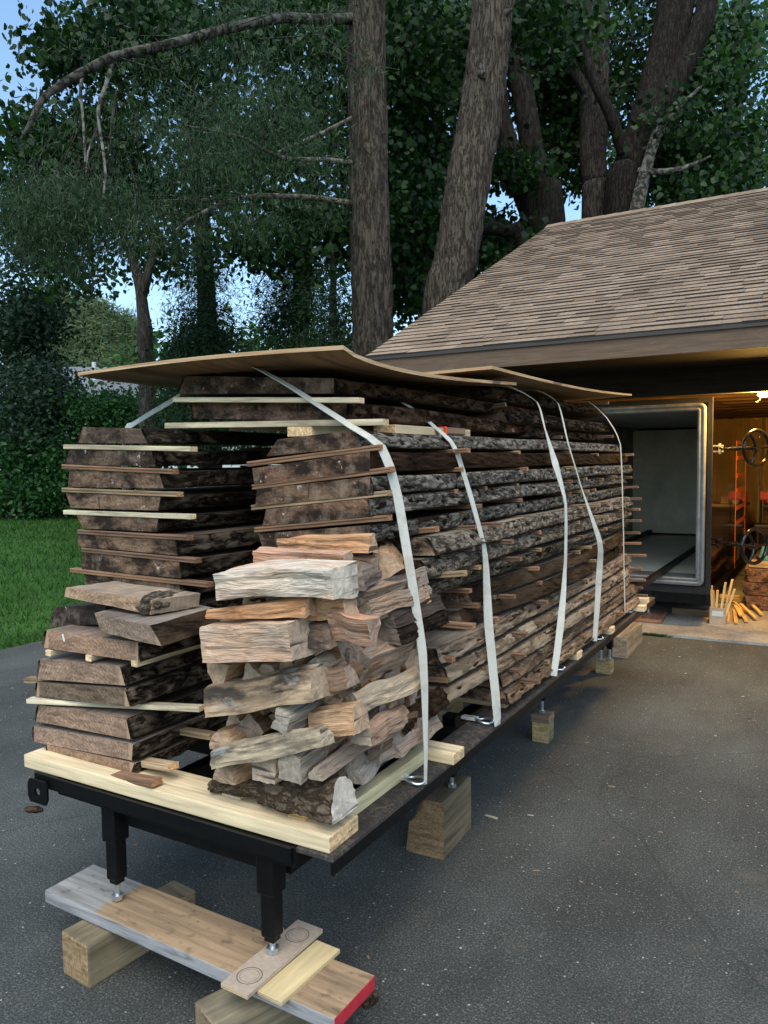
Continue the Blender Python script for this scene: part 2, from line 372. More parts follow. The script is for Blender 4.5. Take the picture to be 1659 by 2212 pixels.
o = b.build('plank', [PLANK, PEDGE, REDP], label='weathered plank with red painted end lying across blocks under the front legs', cat='plank'); o.location = pc; o.rotation_euler = (0, -.004, -.025)
PLY = m_grain('plywood_face', 1, .75, 30, .15, .2); g = NT('plywood_edge'); z_ = g.n('SeparateXYZ', {0: g.coord(rand=False)}, out=2)
w_ = g.n('Math', {0: z_, 1: 900.}, operation='MULTIPLY'); w_ = g.n('Math', {0: w_}, operation='SINE'); a = g.noise(g.coord((1, 1, 5)), 12, 4)
PLYE = g.fin(g.mix(g.ramp(w_, [(.3, 0), (.6, 1)]), g.ramp(a, [(.3, (.33, .2, .1)), (.7, (.5, .36, .2))]), (.58, .45, .28)), .8)
g = NT('ringed_board'); v = g.coord(rand=False)
def ringat(yc):
    p = g.n('VectorMath', {0: v, 1: (0, yc, 0)}, operation='SUBTRACT'); p = g.n('VectorMath', {0: p, 1: (1, 1, 0)}, operation='MULTIPLY')
    d = g.n('VectorMath', {0: p}, operation='LENGTH', out=1)
    return g.ramp(g.n('Math', {0: d, 1: 10.}, operation='MULTIPLY'), [(0, 0), (.255, 0), (.265, 1), (.275, 0), (.325, 0), (.335, 1), (.35, 1), (.36, 0)])
rr = g.mix(1, ringat(-.105), ringat(.105), 'ADD'); a = g.noise(g.coord(), 90, 4)
c = g.mix(1, (.40, .31, .23), g.ramp(a, [(.3, .85), (.7, 1.1)]), 'MULTIPLY'); RINGB = g.fin(g.mix(rr, c, (.05, .03, .02)), .7)
def pad(label, c, w, l, z0, z1, mats, rot, col, name='plywood_pad'):
    return box(name, c[0]-w/2, c[0]+w/2, c[1]-l/2, c[1]+l/2, z0, z1, mats, .0015, 1, rot, label=label, cat='wooden pad', color=col)
for o in [pad('narrow board with two pairs of routed rings under the front right foot', (-1.335, 1.655), .095, .335, .2005, .2135, [RINGB, PLYE], -.03, (1, 1, 1)),
          pad('small yellow plywood offcut on the plank beside the ringed board', (-1.245, 1.655), .085, .26, .1875, .1995, [PLY, PLYE], -.05, (.55, .42, .22)),
          pad('thin brown board between the ringed board and the plank', (-1.345, 1.66), .10, .27, .1875, .2, [PLY, PLYE], -.03, (.42, .28, .17))]: pass
# big notched block
def prism(b, prof, y0, y1):
    n = len(prof); vs = [(x, y0, z) for x, z in prof]+[(x, y1, z) for x, z in prof]
    b.add(vs, [tuple(range(n)), tuple(range(n, 2*n))[::-1]]+[(i, i+n, (i+1) % n+n, (i+1) % n) for i in range(n)], [1, 1]+[0]*n)
b = MB(); prism(b, [(.07, .005), (.07, .228), (.063, .236), (-.012, .236), (-.02, .228), (-.022, .205), (-.075, .13), (-.085, .13), (-.10, .005), (-.095, 0), (.065, 0)], -.15, .15)
prism(b, [(-.023, .01), (-.023, .17), (-.052, .20), (-.07, .195), (-.125, .09), (-.135, .01)], -.02, .149)
o = b.build('timber_block', [W_OLD_Y, E_PLAIN_Y], label='tall notched timber block with one corner sawn off, beneath the second right leg', cat='timber block', color=(.19, .145, .09)); o.location = (-1.385, 2.86, 0); o.rotation_euler = (0, 0, .04)
block('upper brown pad of the block pair under the third right leg', -1.445, -1.34, 4.145, 4.26, .1155, .156, (.26, .2, .14), .05, 0, c=.004)
block('greenish lower block of the pair under the third right leg', -1.44, -1.342, 4.147, 4.255, 0, .115, (.30, .27, .15), .03, 1, c=.006)
block('small square greenish block under the paired far legs of the rack', -1.49, -1.375, 5.72, 5.84, 0, .091, (.30, .27, .16), .05, 1, c=.006)
for y, z, w in ((2.86, .14, 'second'), (4.33, .14, 'third'), (5.9, .14, 'fourth')):
    block('shaded timber block under the %s leg on the far left side of the rack' % w, -2.2, -2.0, y-.12, y+.12, 0, z, OLDT, 0, 0)
block('grey weathered timber standing at the far end of the rack rail', -1.50, -1.38, 6.25, 6.9, .0, .17, (.3, .26, .2), .02, 1, c=.004)
# ------------------------------------------------------------------ pale 2x4 bearers
def lumber(label, x0, x1, y0, y1, z0, z1, axis=0, col=(.66, .52, .32), rot=0, **kw):
    return box('lumber_beam', x0, x1, y0, y1, z0, z1, [W_GRAIN, E_PLAIN] if axis == 0 else [W_GRAIN_Y, E_PLAIN_Y], .004, axis, rot, label=label, cat='lumber', color=col, **kw)
g = 'pale bearers lying across the rack'
lumber('long pale beam across the front edge of the rack, knotty, under both stacks', -2.385, -1.125, 1.625, 1.775, RZ+.001, RZ+.046, group=g, rot=.012)
lumber('pale bearer end sticking out beside the nearest strap hook', -2.35, -1.085, 2.33, 2.42, RZ+.001, RZ+.039, group=g)
lumber('pale bearer end poking out under the slabs just beyond the second strap', -2.35, -1.15, 3.24, 3.33, RZ+.001, RZ+.039, group=g)
lumber('pale bearer end just in front of the middle strap', -2.35, -1.14, 3.50, 3.59, RZ+.0005, RZ+.038, group=g, col=(.5, .36, .22))
lumber('pale bearer end in the gap beyond the middle strap', -2.35, -1.10, 3.88, 3.97, RZ+.001, RZ+.039, group=g)
lumber('pale bearer end just beyond the fourth strap', -2.35, -1.09, 4.55, 4.64, RZ+.001, RZ+.039, group=g)
lumber('pale bearer end beside the farthest strap', -2.35, -1.06, 5.33, 5.42, RZ+.001, RZ+.039, group=g)
lumber('farthest pale bearer end at the kiln end of the stack', -2.35, -1.1, 5.62, 5.71, RZ+.001, RZ+.039, group=g)
lumber('small pale block end beside the second strap, on the rail under the slabs', -1.5, -1.15, 2.98, 3.05, RZ+.001, RZ+.039, group=g, col=(.5, .38, .22))
lumber('long pale beam lying lengthwise under the right side of the firewood', -1.225, -1.18, 1.79, 2.325, RZ+.001, RZ+.047, axis=1, col=(.62, .52, .30))
lumber('pale beam lying lengthwise on top of the right stack under the stickers', -1.56, -1.46, 2.06, 3.1, 1.695, 1.732, axis=1)
lumber('second pale beam lengthwise on the top slabs, farther from the first', -1.40, -1.31, 2.35, 3.0, 1.703, 1.738, axis=1, col=(.55, .42, .26))
# ------------------------------------------------------------------ RIGHT STACK
T_END = (.15, .108, .078); T_END2 = (.15, .11, .085)
SB = 'right stack of slabs'
BARK_T = m_bark('thin_bark', 1, (.17, .128, .093), (.30, .235, .172), (.44, .37, .29), 20, True, .16)
front5 = [([(600, 949), (763, 929), (781, 961), (575, 982)], 'bark'), ([(545, 1012), (798, 975), (798, 1013), (549, 1043)], 'sawn'),
          ([(555, 1057), (802, 1029), (805, 1065), (551, 1089)], 'bark'), ([(575, 1100), (795, 1077), (805, 1112), (566, 1133)], 'bark'),
          ([(558, 1154), (799, 1134), (793, 1169), (569, 1185)], 'bark')]
lab5 = ['topmost slab of the right stack, front end spattered white, grey furrowed bark edge', 'second slab from the top of the right stack, smooth debarked brown edge',
        'third slab from the top of the right stack, end with a pale yellow streak', 'fourth slab from the top of the right stack, dark end and grey bark edge',
        'fifth slab from the top of the right stack, directly above the firewood pile']
for k, (pg, rt) in enumerate(front5):
    fq = fpD(pg, 2.05); fq[2] = (fq[2][0], fq[2][1]-.006); fq[3] = (fq[3][0], fq[3][1]-.006)
    slab(lab5[k], fq, 2.05, 5.5+.06*((k*7) % 3), (T_END[0]*(1+.12*(k % 2)),)+T_END[1:], rt, seed=k+1, amp=.012, bamp=.016, group=SB, endmat=END_OLD)
    if rt == 'sawn': pass
low = [  # Yf, xr, ztop, zbot, edge type, bark colour, tint, far x shift, label
    (2.35, -1.165, 1.347, 1.290, 'bark', (1, .93, .85), (.30, .25, .19), .0, 'sixth slab down in the right stack, first of the set back slabs, pale bark edge'),
    (2.31, -1.175, 1.275, 1.215, 'bark', (1, .93, .85), (.24, .19, .145), .0, 'seventh slab down in the right stack, end beside the nearest strap'),
    (2.33, -1.165, 1.188, 1.130, 'bark', (.8, .72, .62), (.24, .195, .15), .02, 'eighth slab down in the right stack, slant cut front end with worn thin bark'),
    (2.76, -1.215, 1.107, 1.055, 'sawn', (1, 1, 1), (.25, .20, .155), .06, 'ninth slab down in the right stack, set far back, slanting end'),
    (2.68, -1.21, 1.032, .980, 'sawn', (1, 1, 1), (.24, .19, .15), .07, 'tenth slab down in the right stack, dark end deep behind the firewood'),
    (2.40, -1.18, .950, .896, 'thin', (.8, .72, .66), (.27, .215, .165), .02, 'eleventh slab down in the right stack, broad sawn top showing at the front'),
    (2.44, -1.165, .875, .822, 'thin', (1.1, 1, .88), (.24, .19, .14), .02, 'twelfth slab down in the right stack, peeling light edge'),
    (2.42, -1.165, .800, .752, 'thin', (.9, .8, .68), (.25, .195, .145), .03, 'thirteenth slab down in the right stack, thin brown end'),
    (2.90, -1.14, .733, .682, 'thin', (.6, .5, .42), (.22, .17, .125), -.0, 'fourteenth slab down in the right stack, behind the second strap'),
    (2.92, -1.12, .662, .612, 'thin', (.8, .65, .5), (.26, .2, .15), .0, 'lowest slab of the right stack, brown end behind the second strap')]
for k, (yf, xr, zt, zb, ty, bc, tint, bow, lb) in enumerate(low):
    sl = .02 if ty != 'thin' else .006
    xl = -1.66+.03*nz(k*3.3)
    tl = .028 if k < 8 else .0
    slab(lb, [(xl+.03, zt-tl), (xr-sl, zt), (xr+(.012 if k != 2 else -.05), zb-.003), (xl, zb-tl-.003)], yf, 5.42+.22*abs(nz(k*1.7, 3)), tint, 'bark' if ty != 'sawn' else 'sawn',
         barkmat=BARK_G if k < 3 else BARK_T, barkcol=bc, seed=20+k, amp=.016 if k > 2 else .012, bamp=.014 if ty == 'bark' else .006, group=SB, bow=bow,
         endmat=END_OLD, wanderf=.8, yaw=-.004)
# front stickers of the right stack
st = [((540, 1003), (825, 966), 1.2, ORANGE), ((551, 1052), (848, 1014), 1, ORANGE), ((549, 1096), (842, 1065), 1, TAN), ((556, 1144), (842, 1118), 1, ORANGE)]
for k, (a, b2, _, col) in enumerate(st):
    p0 = pY(a[0], a[1], 2.068); p1 = pY(b2[0], b2[1], 2.068)
    sticker(p0, p1, 'grooved %s sticker across the front under the %s slab of the right stack' % ('orange' if col == ORANGE else 'tan', ['topmost', 'second', 'third', 'fourth'][k]), col, h=.018)
# side stickers: ends poking out along the right face
gaps = [(1.632, 1.30), ]
ztops = []
layers = [('topmost', 1.650), ('second', 1.573), ('third', 1.496), ('fourth', 1.430), ('fifth', 1.353), ('sixth', 1.2805), ('seventh', 1.198), ('eighth', 1.117), ('ninth', 1.042), ('tenth', .958), ('eleventh', .872), ('twelfth', .796), ('thirteenth', .7385), ('fourteenth', .6715)]
colsY = [2.70, 3.38, 4.10, 4.72, 5.44]
wherey = ['just beyond the nearest strap', 'between second and middle straps', 'beyond the middle strap', 'beyond the fourth strap', 'at the far end']
XRL = [-1.235, -1.235, -1.235, -1.225, -1.18, -1.165, -1.17, -1.17, -1.19, -1.17, -1.15, -1.15, -1.14, -1.12]
rs = random.Random(11)
for li, (ln, z) in enumerate(layers):
    for ci, y0 in enumerate(colsY):
        if li >= 12 and ci == 0: continue
        if li in (8, 9) and ci == 0: y0 = 2.95
        y = y0+rs.uniform(-.07, .07); xr = XRL[li]+rs.choice([.005, .012, .022, .05])+rs.uniform(-.01, .015)
        if ci == 4: xr = XRL[li]+.065+rs.uniform(-.02, .03)
        if li in (8, 9): xr += .0
        col = [ORANGE, BROWN, TAN, BROWN, (.36, .2, .12), GREYB][rs.randrange(6)]
        zc = z-.004*ci+.003*rs.uniform(-1, 1)
        sticker((-1.62, y+rs.uniform(-.03, .03), zc-.02), (xr, y, zc), 'sticker end %s, under the %s slab of the right stack' % (wherey[ci], ln), col, group='sticker ends along the right stack', w=.03, h=.0165)
    for ci, (y0, col) in enumerate([(3.0, BROWN), (4.4, TAN), (5.1, BROWN)]):
        if rs.random() < .62 and li > 1 and y0 > 2.9:
            y = y0+rs.uniform(-.12, .12); xr = XRL[li]+.02+rs.uniform(-.01, .07)
            sticker((-1.6, y, z-.02), (xr, y, z-.001), 'narrow sticker end %s, under the %s slab of the right stack' % (['near the second strap', 'near the fourth strap', 'before the farthest strap'][ci], ln), col, group='sticker ends along the right stack', w=.028, h=.016)
sticker(pY(470, 1365, 2.44)+Vector((-.0, 0, 0)), pY(560, 1375, 2.44), 'long thin orange sticker in the dark gap behind the firewood, above the broad sawn slab', ORANGE) if 0 else None
for (a, b2, Yv, col, lb) in [((868, 1341), (1024, 1353), 2.42, ORANGE, 'long orange sticker across the gap above the broad slab near the nearest strap'),
                         ((900, 1418), (980, 1424), 2.44, ORANGE, 'short orange sticker under the broad slab, behind the nearest strap'),
                         ((905, 1463), (970, 1468), 2.45, ORANGE, 'orange sticker above the thirteenth slab at the front'),
                         ((1005, 1452), (1080, 1460), 2.93, PALE, 'pale sticker crossing the second strap low in the stack'),
                         ((885, 1193), (950, 1191), 2.37, BROWN, 'brown sticker at the front between the sixth and seventh slabs'),
                         ((870, 1163-14), (945, 1143), 2.38, ORANGE, 'orange sticker end at the front on top of the sixth slab'),
                         ((900, 1252-6), (1005, 1238), 2.42, TAN, 'tan sticker at the front on top of the eighth slab'),
                         ((960, 1305), (1035, 1308), 2.75, BROWN, 'brown sticker on top of the tenth slab in the shade')]:
    sticker(pY(a[0], a[1], Yv), pY(b2[0], b2[1], Yv), lb, col)
# ------------------------------------------------------------------ LEFT STACK upper
LB = 'left stack of slabs'
U = [([(177, 922), (306, 926), (321, 958), (168, 957)], 'charred black end with ragged bark, top of the left stack'),
     ([(148, 971), (330, 974), (338, 1007), (140, 1004)], 'black and tan streaked end, second from the top of the left stack'),
     ([(150, 1016), (345, 1019), (357, 1055), (147, 1052)], 'white patch at its left corner, third from the top of the left stack'),
     ([(142, 1065), (350, 1072), (344, 1103), (153, 1097)], 'end with one vertical crack above the pale sticker, left stack'),
     ([(163, 1108), (345, 1117), (339, 1149), (178, 1141)], 'slant cut brown end just below the pale sticker, left stack'),
     ([(170, 1146), (380, 1160), (385, 1200), (168, 1180)], 'wide brown end, rough bark at its right, sixth in the left stack'),
     ([(178, 1190), (390, 1212), (391, 1249), (177, 1230)], 'wide spotted end, seventh in the left stack'),
     ([(183, 1235), (390, 1262), (395, 1290), (183, 1262)], 'cracked end right above the loose offcuts, eighth in the left stack')]
for k, (pg, lb) in enumerate(U):
    slab('slab with ' + lb, fpD(pg, 1.9), 1.9, 5.4, (.17, .125, .09) if k > 1 else (.095, .075, .06), 'bark', barkmat=BARK, barkcol=(.8, .72, .62) if k == 5 else (.42, .36, .3), seed=40+k, amp=.012, bamp=.012, group=LB, left=(k < 2), step=.03, yaw=.07)
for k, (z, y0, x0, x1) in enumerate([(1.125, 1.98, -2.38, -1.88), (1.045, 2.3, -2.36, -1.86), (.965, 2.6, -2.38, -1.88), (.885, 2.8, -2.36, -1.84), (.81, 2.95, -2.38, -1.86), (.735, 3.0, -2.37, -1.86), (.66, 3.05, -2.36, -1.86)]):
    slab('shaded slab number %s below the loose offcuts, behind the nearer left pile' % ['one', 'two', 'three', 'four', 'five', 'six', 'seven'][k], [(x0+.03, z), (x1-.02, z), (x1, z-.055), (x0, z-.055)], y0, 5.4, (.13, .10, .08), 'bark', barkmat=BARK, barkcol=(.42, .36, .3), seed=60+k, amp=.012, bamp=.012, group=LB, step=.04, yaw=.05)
US = [((145, 965), (419, 970), PALE, 'long pale grooved sticker under the top slab of the left stack'), ((141, 1008), (379, 1019), ORANGE, 'orange sticker under the second slab of the left stack'),
      ((141, 1058), (389, 1068), TAN, 'tan sticker with a dark notch under the third slab of the left stack'), ((145, 1106), (416, 1116), (.72, .62, .42), 'cream sticker under the cracked fourth slab of the left stack'),
      ((175, 1148), (412, 1162), BROWN, 'brown sticker under the slant cut slab of the left stack'), ((183, 1187), (430, 1211), BROWN, 'brown sticker under the wide barky slab of the left stack'),
      ((159, 1231), (455, 1263), ORANGE, 'orange sticker just above the loose offcuts, left stack')]
for a, b2, col, lb in US: sticker(pY(a[0], a[1], 1.912), pY(b2[0], b2[1], 1.912), lb, col, h=.0165)
sticker(pY(395, 1310, 1.9), pY(480, 1325, 1.9), 'grey brown sticker end beside the pale cream log, in the gap between the stacks', GREYB)
# inner columns of stickers seen in the gap
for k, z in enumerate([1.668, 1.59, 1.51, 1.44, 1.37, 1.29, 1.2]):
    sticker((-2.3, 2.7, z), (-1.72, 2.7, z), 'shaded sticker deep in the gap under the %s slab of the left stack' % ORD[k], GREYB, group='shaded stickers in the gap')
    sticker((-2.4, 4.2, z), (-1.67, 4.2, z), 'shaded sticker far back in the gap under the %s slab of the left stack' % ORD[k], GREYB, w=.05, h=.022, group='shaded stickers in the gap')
# lower left, nearer slabs
Lw = [([(100, 1361), (301, 1388), (302, 1430), (93, 1399)], 2.2, (.30, .215, .16), BARK, 'short slab with a white paint dash on its end, on three little blocks, left pile', 51),
      ([(86, 1424), (262, 1440), (273, 1481), (80, 1467)], 2.6, (.27, .21, .165), BARK, 'bark covered slab with one bare curved patch on its front', 52),
      ([(80, 1474), (272, 1487), (283, 1527), (77, 1504)], 2.7, (.15, .125, .095), BARK, 'dark olive ended slab with rough bark, above the long cream sticker', 53),
      ([(83, 1522), (275, 1551), (285, 1598), (76, 1558)], 2.9, (.26, .195, .15), BARK, 'slab with clear curved growth rings and pale sapwood at both ends, below the cream sticker', 54),
      ([(72, 1568), (290, 1608), (287, 1643), (72, 1602)], 2.9, (.27, .21, .17), BARK, 'slab with greyish streaked end, second from the bottom of the left pile', 55),
      ([(100, 1608), (293, 1649), (283, 1677), (104, 1641)], 3.0, (.27, .195, .14), BARK, 'lowest slab of the left pile, just above the front beam', 56)]
for pg, yb, col, bk, lb, sd in Lw:
    slab(lb, fpD(pg, 1.68), 1.68, yb, col, 'bark', barkmat=bk, barkcol=(1.25, 1.05, .9) if sd < 54 else (.8, .7, .6), endmat=END_NEW, seed=sd, amp=.02, bamp=.024 if sd < 54 else .012, group='nearer slabs of the left pile', left=True, yaw=-.02 if sd > 51 else 0)
# ragged bark lapping over the front of the second one
def blob_bark(name, pts, parent, thick, seed, mat, col):
    """irregular bark sheet over a front face: pts = polygon (x,z) at y"""
    y0 = pts[0][1]
    return None
sticker(pY(65, 1512, 1.672), pY(436, 1530, 1.79), 'long cream sticker running the width of the left pile', (.74, .62, .42), h=.017)
sticker(pY(215, 1631, 1.76), pY(375, 1656, 1.70), 'pale sticker with its end sticking out at the right, under the streaked slab', (.55, .38, .22), h=.021, w=.04)
sticker(pY(95, 1650, 1.70), pY(339, 1690, 1.64), 'thick orange brown sticker lying on the front beam', ORANGE, h=.019, w=.045)
sticker(pY(360, 1573, 1.9), pY(462, 1590, 1.86), 'striped tan sticker behind the dark log, lower gap', TAN, h=.02)
sticker(pY(60, 1468, 1.72), pY(110, 1470, 1.72), 'sticker stub at the left edge below the bark covered slab', TAN)
for i, (x, y, lb) in enumerate([(104, 1411, 'leftmost'), (191, 1422, 'middle'), (290, 1434, 'rightmost')]):
    p = pY(x, y, 1.675); sticker(p, p+Vector((0, .38, .002)), '%s of the three little pale sticker ends under the paint dashed slab' % lb, PALE, w=.028, h=.020)
# loose offcuts
def offcut(label, pts, depth_vec, col, sd, barkside=None, endmat=END_NEW):
    """pts: four world points of the front face TL TR BR BL"""
    P = [Vector(p) for p in pts]; c = sum(P, Vector())/4; d = Vector(depth_vec)
    n = 8; vs = []; fs = []; mi = []
    for j in range(n+1):
        for i in range(4):
            for s in range(5):
                q = P[i].lerp(P[(i+1) % 4], s/5)-c+d*(j/n); q += Vector((nz(q.x*9, q.z*9, j+sd), 0, nz(q.x*9, j*.6, sd)))*.004
                vs.append(q)
    m = 20
    for j in range(n):
        for i in range(m): fs.append((j*m+i, j*m+(i+1) % m, (j+1)*m+(i+1) % m, (j+1)*m+i)); mi.append(2 if (barkside is not None and i//5 == barkside) else 0)
    fs += [tuple(range(m))[::-1], tuple(range(n*m, n*m+m))]; mi += [1, 1]
    o = mesh('slab_offcut', vs, fs, [SAWN, endmat, BARK_S], mi, False, label=label, cat='offcut', group='loose offcuts on the left pile', color=col); o.location = c; return o
def q4(pts, ys): return [pY(x, y, Y) for (x, y), Y in zip(pts, ys)]
offcut('topmost loose offcut with a pale streaked front and craggy bark at its right end', q4([(143, 1269), (329, 1297), (326, 1328), (139, 1289)], [1.70]*4), (.04, .17, .0), (.33, .25, .18), 3)
offcut('loose offcut turned aslant with a light sapwood corner, right of the black one', q4([(204, 1324), (323, 1352), (348, 1397), (218, 1364)], [1.66, 1.60, 1.60, 1.66]), (-.03, .30, .0), (.27, .22, .18), 4, 1)
offcut('dark almost black offcut peeking out at the left edge of the pile', q4([(118, 1312), (230, 1306), (225, 1349), (104, 1353)], [1.78, 1.78, 1.78, 1.78]), (.03, .2, 0), (.05, .045, .045), 5, None, END_OLD)
# craggy bark at the end of the top offcut
def craggy(label_parent, p, size, sd, mat, parent=None, col=(1, 1, 1), name='bark'):
    bm = bmesh.new(); bmesh.ops.create_icosphere(bm, subdivisions=4, radius=1)
    for v in bm.verts:
        q = v.co.copy(); r = 1+.35*nz(q.x*1.3+sd, q.y*1.3, q.z*1.3)+.16*(1-abs(nz(q.x*2, q.y*2+sd, q.z*7))*2.4)
        v.co = Vector((q.x*size[0], q.y*size[1], q.z*size[2]))*r
    vs = [v.co.copy() for v in bm.verts]; fs = [[v.index for v in f.verts] for f in bm.faces]; bm.free()
    o = mesh(name, vs, fs, mat, None, True, color=col, parent=parent)
    if parent: o.matrix_parent_inverse = Matrix.Identity(4); o.location = Vector(p)-parent.location
    else: o.location = p
    return o
top_off = [o for o in COL.objects if o.get('label', '').startswith('topmost loose')][0]
craggy(None, pY(343, 1300, 1.76)+Vector((0, 0, 0)), (.038, .085, .034), 2, BARK_G, top_off, (.8, .72, .62))
def mark(name, owner_label, px, py, w, h, mat, Y, rot=0):
    ow = [o for o in COL.objects if o.get('label', '').startswith(owner_label)][0]; p = pY(px, py, Y)
    b = MB(); b.box(-w/2, w/2, -.0012, .004, -h/2, h/2, min(w, h)*.3); o = b.build(name, mat, parent=ow); o.matrix_parent_inverse = Matrix.Identity(4); o.location = p-ow.location; o.rotation_euler = (0, rot, 0)
WPAINT = m_plain('white_paint', (.62, .66, .66), .7); CRK = m_plain('crack_dark', (.012, .009, .007), 1)
mark('paint_dash', 'short slab with a white', 137, 1378, .009, .028, WPAINT, 1.68, -.3)
mark('crack', 'slab with end with one vertical', 214, 1086, .0035, .045, CRK, 1.90)
mark('crack', 'slab with cracked end', 263, 1262, .0035, .034, CRK, 1.90)
mark('crack', 'second slab from the top of the right', 662, 1012, .003, .045, CRK, 2.05)
mark('crack', 'third slab from the top of the right', 667, 1058, .003, .05, CRK, 2.05, .08)
mark('crack', 'fifth slab from the top of the right', 700, 1155, .003, .04, CRK, 2.05)
# ------------------------------------------------------------------ TOP PIECES
slab('top slab crossing the middle directly under the big plywood sheet', fpD([(400, 812), (724, 817), (724, 850), (383, 851)], 2.14), 2.14, 4.3, (.125, .085, .068), 'bark', barkmat=BARK, seed=71, group='slabs laid on top of the stacks', left=True, endmat=END_OLD, barkcol=(.6, .4, .3))
slab('slab between the two pale stickers above the left stack', fpD([(412, 869), (753, 869), (749, 910), (418, 904)], 2.12), 2.12, 4.3, (.15, .10, .08), 'bark', barkmat=BARK, seed=72, group='slabs laid on top of the stacks', left=True, endmat=END_OLD, barkcol=(.7, .45, .33))
sticker(pY(381, 864, 2.085), pY(781, 865, 2.085), 'straight pale sticker between the two top middle slabs', PALE, h=.017)
sticker(pY(363, 920, 2.075), pY(834, 912, 2.075), 'pale sticker below the two top middle slabs', PALE, h=.020)
sticker(pY(500, 927, 2.5), pY(700, 927, 2.5), 'second pale sticker deeper under the top middle slabs', TAN, h=.018)
T3 = [(-1.86, 1.95), (-1.40, 1.985), (-1.36, 1.93), (-1.88, 1.90)]
def w4(x0, x1, zl, zr, th, sl=.02): return [(x0+sl, zl), (x1-sl, zr), (x1, zr-th), (x0, zl-th)]
slab('upper dark slab of the farther top pair, tilted, under the second plywood sheet', w4(-1.95, -1.40, 1.90, 1.965, .06), 3.35, 5.5, (.10, .075, .06), 'bark', barkmat=BARK, seed=73, group='slabs laid on top of the stacks', barkcol=(.5, .42, .36), bamp=.03, amp=.03)
slab('lower dark slab of the farther top pair, slant cut end, behind the middle strap', w4(-1.90, -1.345, 1.79, 1.855, .062, .035), 3.55, 5.4, (.13, .095, .075), 'bark', barkmat=BARK, seed=74, group='slabs laid on top of the stacks', barkcol=(.6, .5, .42), bamp=.03, amp=.03)
slab('third dark slab lying lowest in the farther top group', w4(-1.9, -1.36, 1.755, 1.775, .045), 3.9, 5.45, (.10, .075, .06), 'bark', barkmat=BARK, seed=75, group='slabs laid on top of the stacks', barkcol=(.5, .42, .36), bamp=.025, amp=.03)
sticker((-1.88, 3.42, 1.80), (-1.345, 3.5, 1.874), 'long tilted sticker between the farther two top slabs', (.3, .19, .12))
sticker((-1.85, 3.3, 1.915), (-1.46, 3.34, 1.982), 'tilted dark sticker on the upper farther slab', GREYB)
sticker((-1.75, 3.6, 1.725), (-1.345, 3.6, 1.755), 'brown sticker under the slant cut farther top slab', BROWN)
sticker((-1.75, 4.3, 1.732), (-1.315, 4.3, 1.735), 'sticker end under the farther top slabs beside the fourth strap', GREYB)
sticker((-1.75, 5.2, 1.75), (-1.245, 5.2, 1.757), 'sticker end under the farther top slabs near the last strap', BROWN)
sticker((-1.75, 5.35, 1.988), (-1.31, 5.35, 1.99), 'short sticker end right under the far corner of the second plywood', TAN)
b = MB(); b.box(-.06, .06, -.09, .09, 0, .03, .006); o = b.build('plastic_box', m_plain('dark_plastic', (.05, .06, .075), .5), label='dark grey plastic tool box with a red end on top of the right stack', cat='tool box'); o.location = (-1.36, 2.84, 1.712)
b = MB(); b.box(-.0615, .0615, -.105, -.0905, 0, .031, .003); c_ = b.build('red_end', m_plain('red_plastic', (.7, .05, .02), .5), parent=o)
# ------------------------------------------------------------------ PLYWOOD SHEETS
def ply(label, front, back, zf, sag, col, th=.0125, n=24, m=12, xs=(-2.45, -1.26), curve=None):
    """flat sheet bending along its length; xs are its left and right edges"""
    x0, x1 = xs; cx = (x0+x1)/2; cy = (front+back)/2; vs = []; fs = []; mi = []
    def Z(u, v): return curve(u, v)
    for s in (1, 0):
        for j in range(n+1):
            for i in range(m+1):
                u, v = i/m, j/n; vs.append((x0+(x1-x0)*u-cx, front+(back-front)*v-cy, Z(u, v)+(th if s else 0)-zf))
    K = (n+1)*(m+1)
    for j in range(n):
        for i in range(m):
            a = j*(m+1)+i; fs.append((a, a+1, a+m+2, a+m+1)); mi.append(0); fs.append((K+a, K+a+m+1, K+a+m+2, K+a+1)); mi.append(0)
    for j in range(n):
        for i in (0, m):
            a = j*(m+1)+i; fs.append((a, a+m+1, K+a+m+1, K+a) if i == 0 else (a, K+a, K+a+m+1, a+m+1)); mi.append(1)
    for i in range(m):
        for j in (0, n):
            a = j*(m+1)+i; fs.append((a, K+a, K+a+1, a+1) if j == 0 else (a, a+1, K+a+1, K+a)); mi.append(1)
    o = mesh('plywood_sheet', vs, fs, [PLY2, PLYE2], mi, False, label=label, cat='plywood', color=col, group='plywood sheets covering the load'); o.location = (cx, cy, zf); return o
PLY2 = m_grain('sheathing_face', 1, .7, 26, .15, .3)
g = NT('sheathing_edge'); z_ = g.n('SeparateXYZ', {0: g.coord(rand=False)}, out=2); a = g.noise(g.coord((1, 1, 60)), 3, 6, .7); bl = g.noise(g.coord(), 3.2, 2, .5)
c = g.ramp(a, [(.32, (.16, .09, .045)), (.48, (.46, .28, .14)), (.66, (.62, .46, .27))]); c = g.mix(g.ramp(bl, [(.62, 0), (.67, .85)]), c, (.06, .05, .045)); PLYE2 = g.fin(c, .8)
ply('large sagging plywood sheet over the nearest end of the stacks', 1.95, 3.42, 1.945, 0, (.27, .165, .09), xs=(-2.449, -1.261),
    curve=lambda u, v: 1.944+.012*math.sin(math.pi*u)-.036*math.sin(math.pi*v**.6)*(.3+.7*u)+.01*v)
ply('second plywood sheet, farther, drooping towards the garage', 3.06, 5.7, 2.0, 0, (.34, .23, .13), xs=(-2.35, -1.235),
    curve=lambda u, v: 1.982+.025*(u-.3)*.6+.03*v+.03*math.sin(math.pi*v)*0-.02*math.sin(math.pi*v)*(.2+.8*u)+.035*v*u)
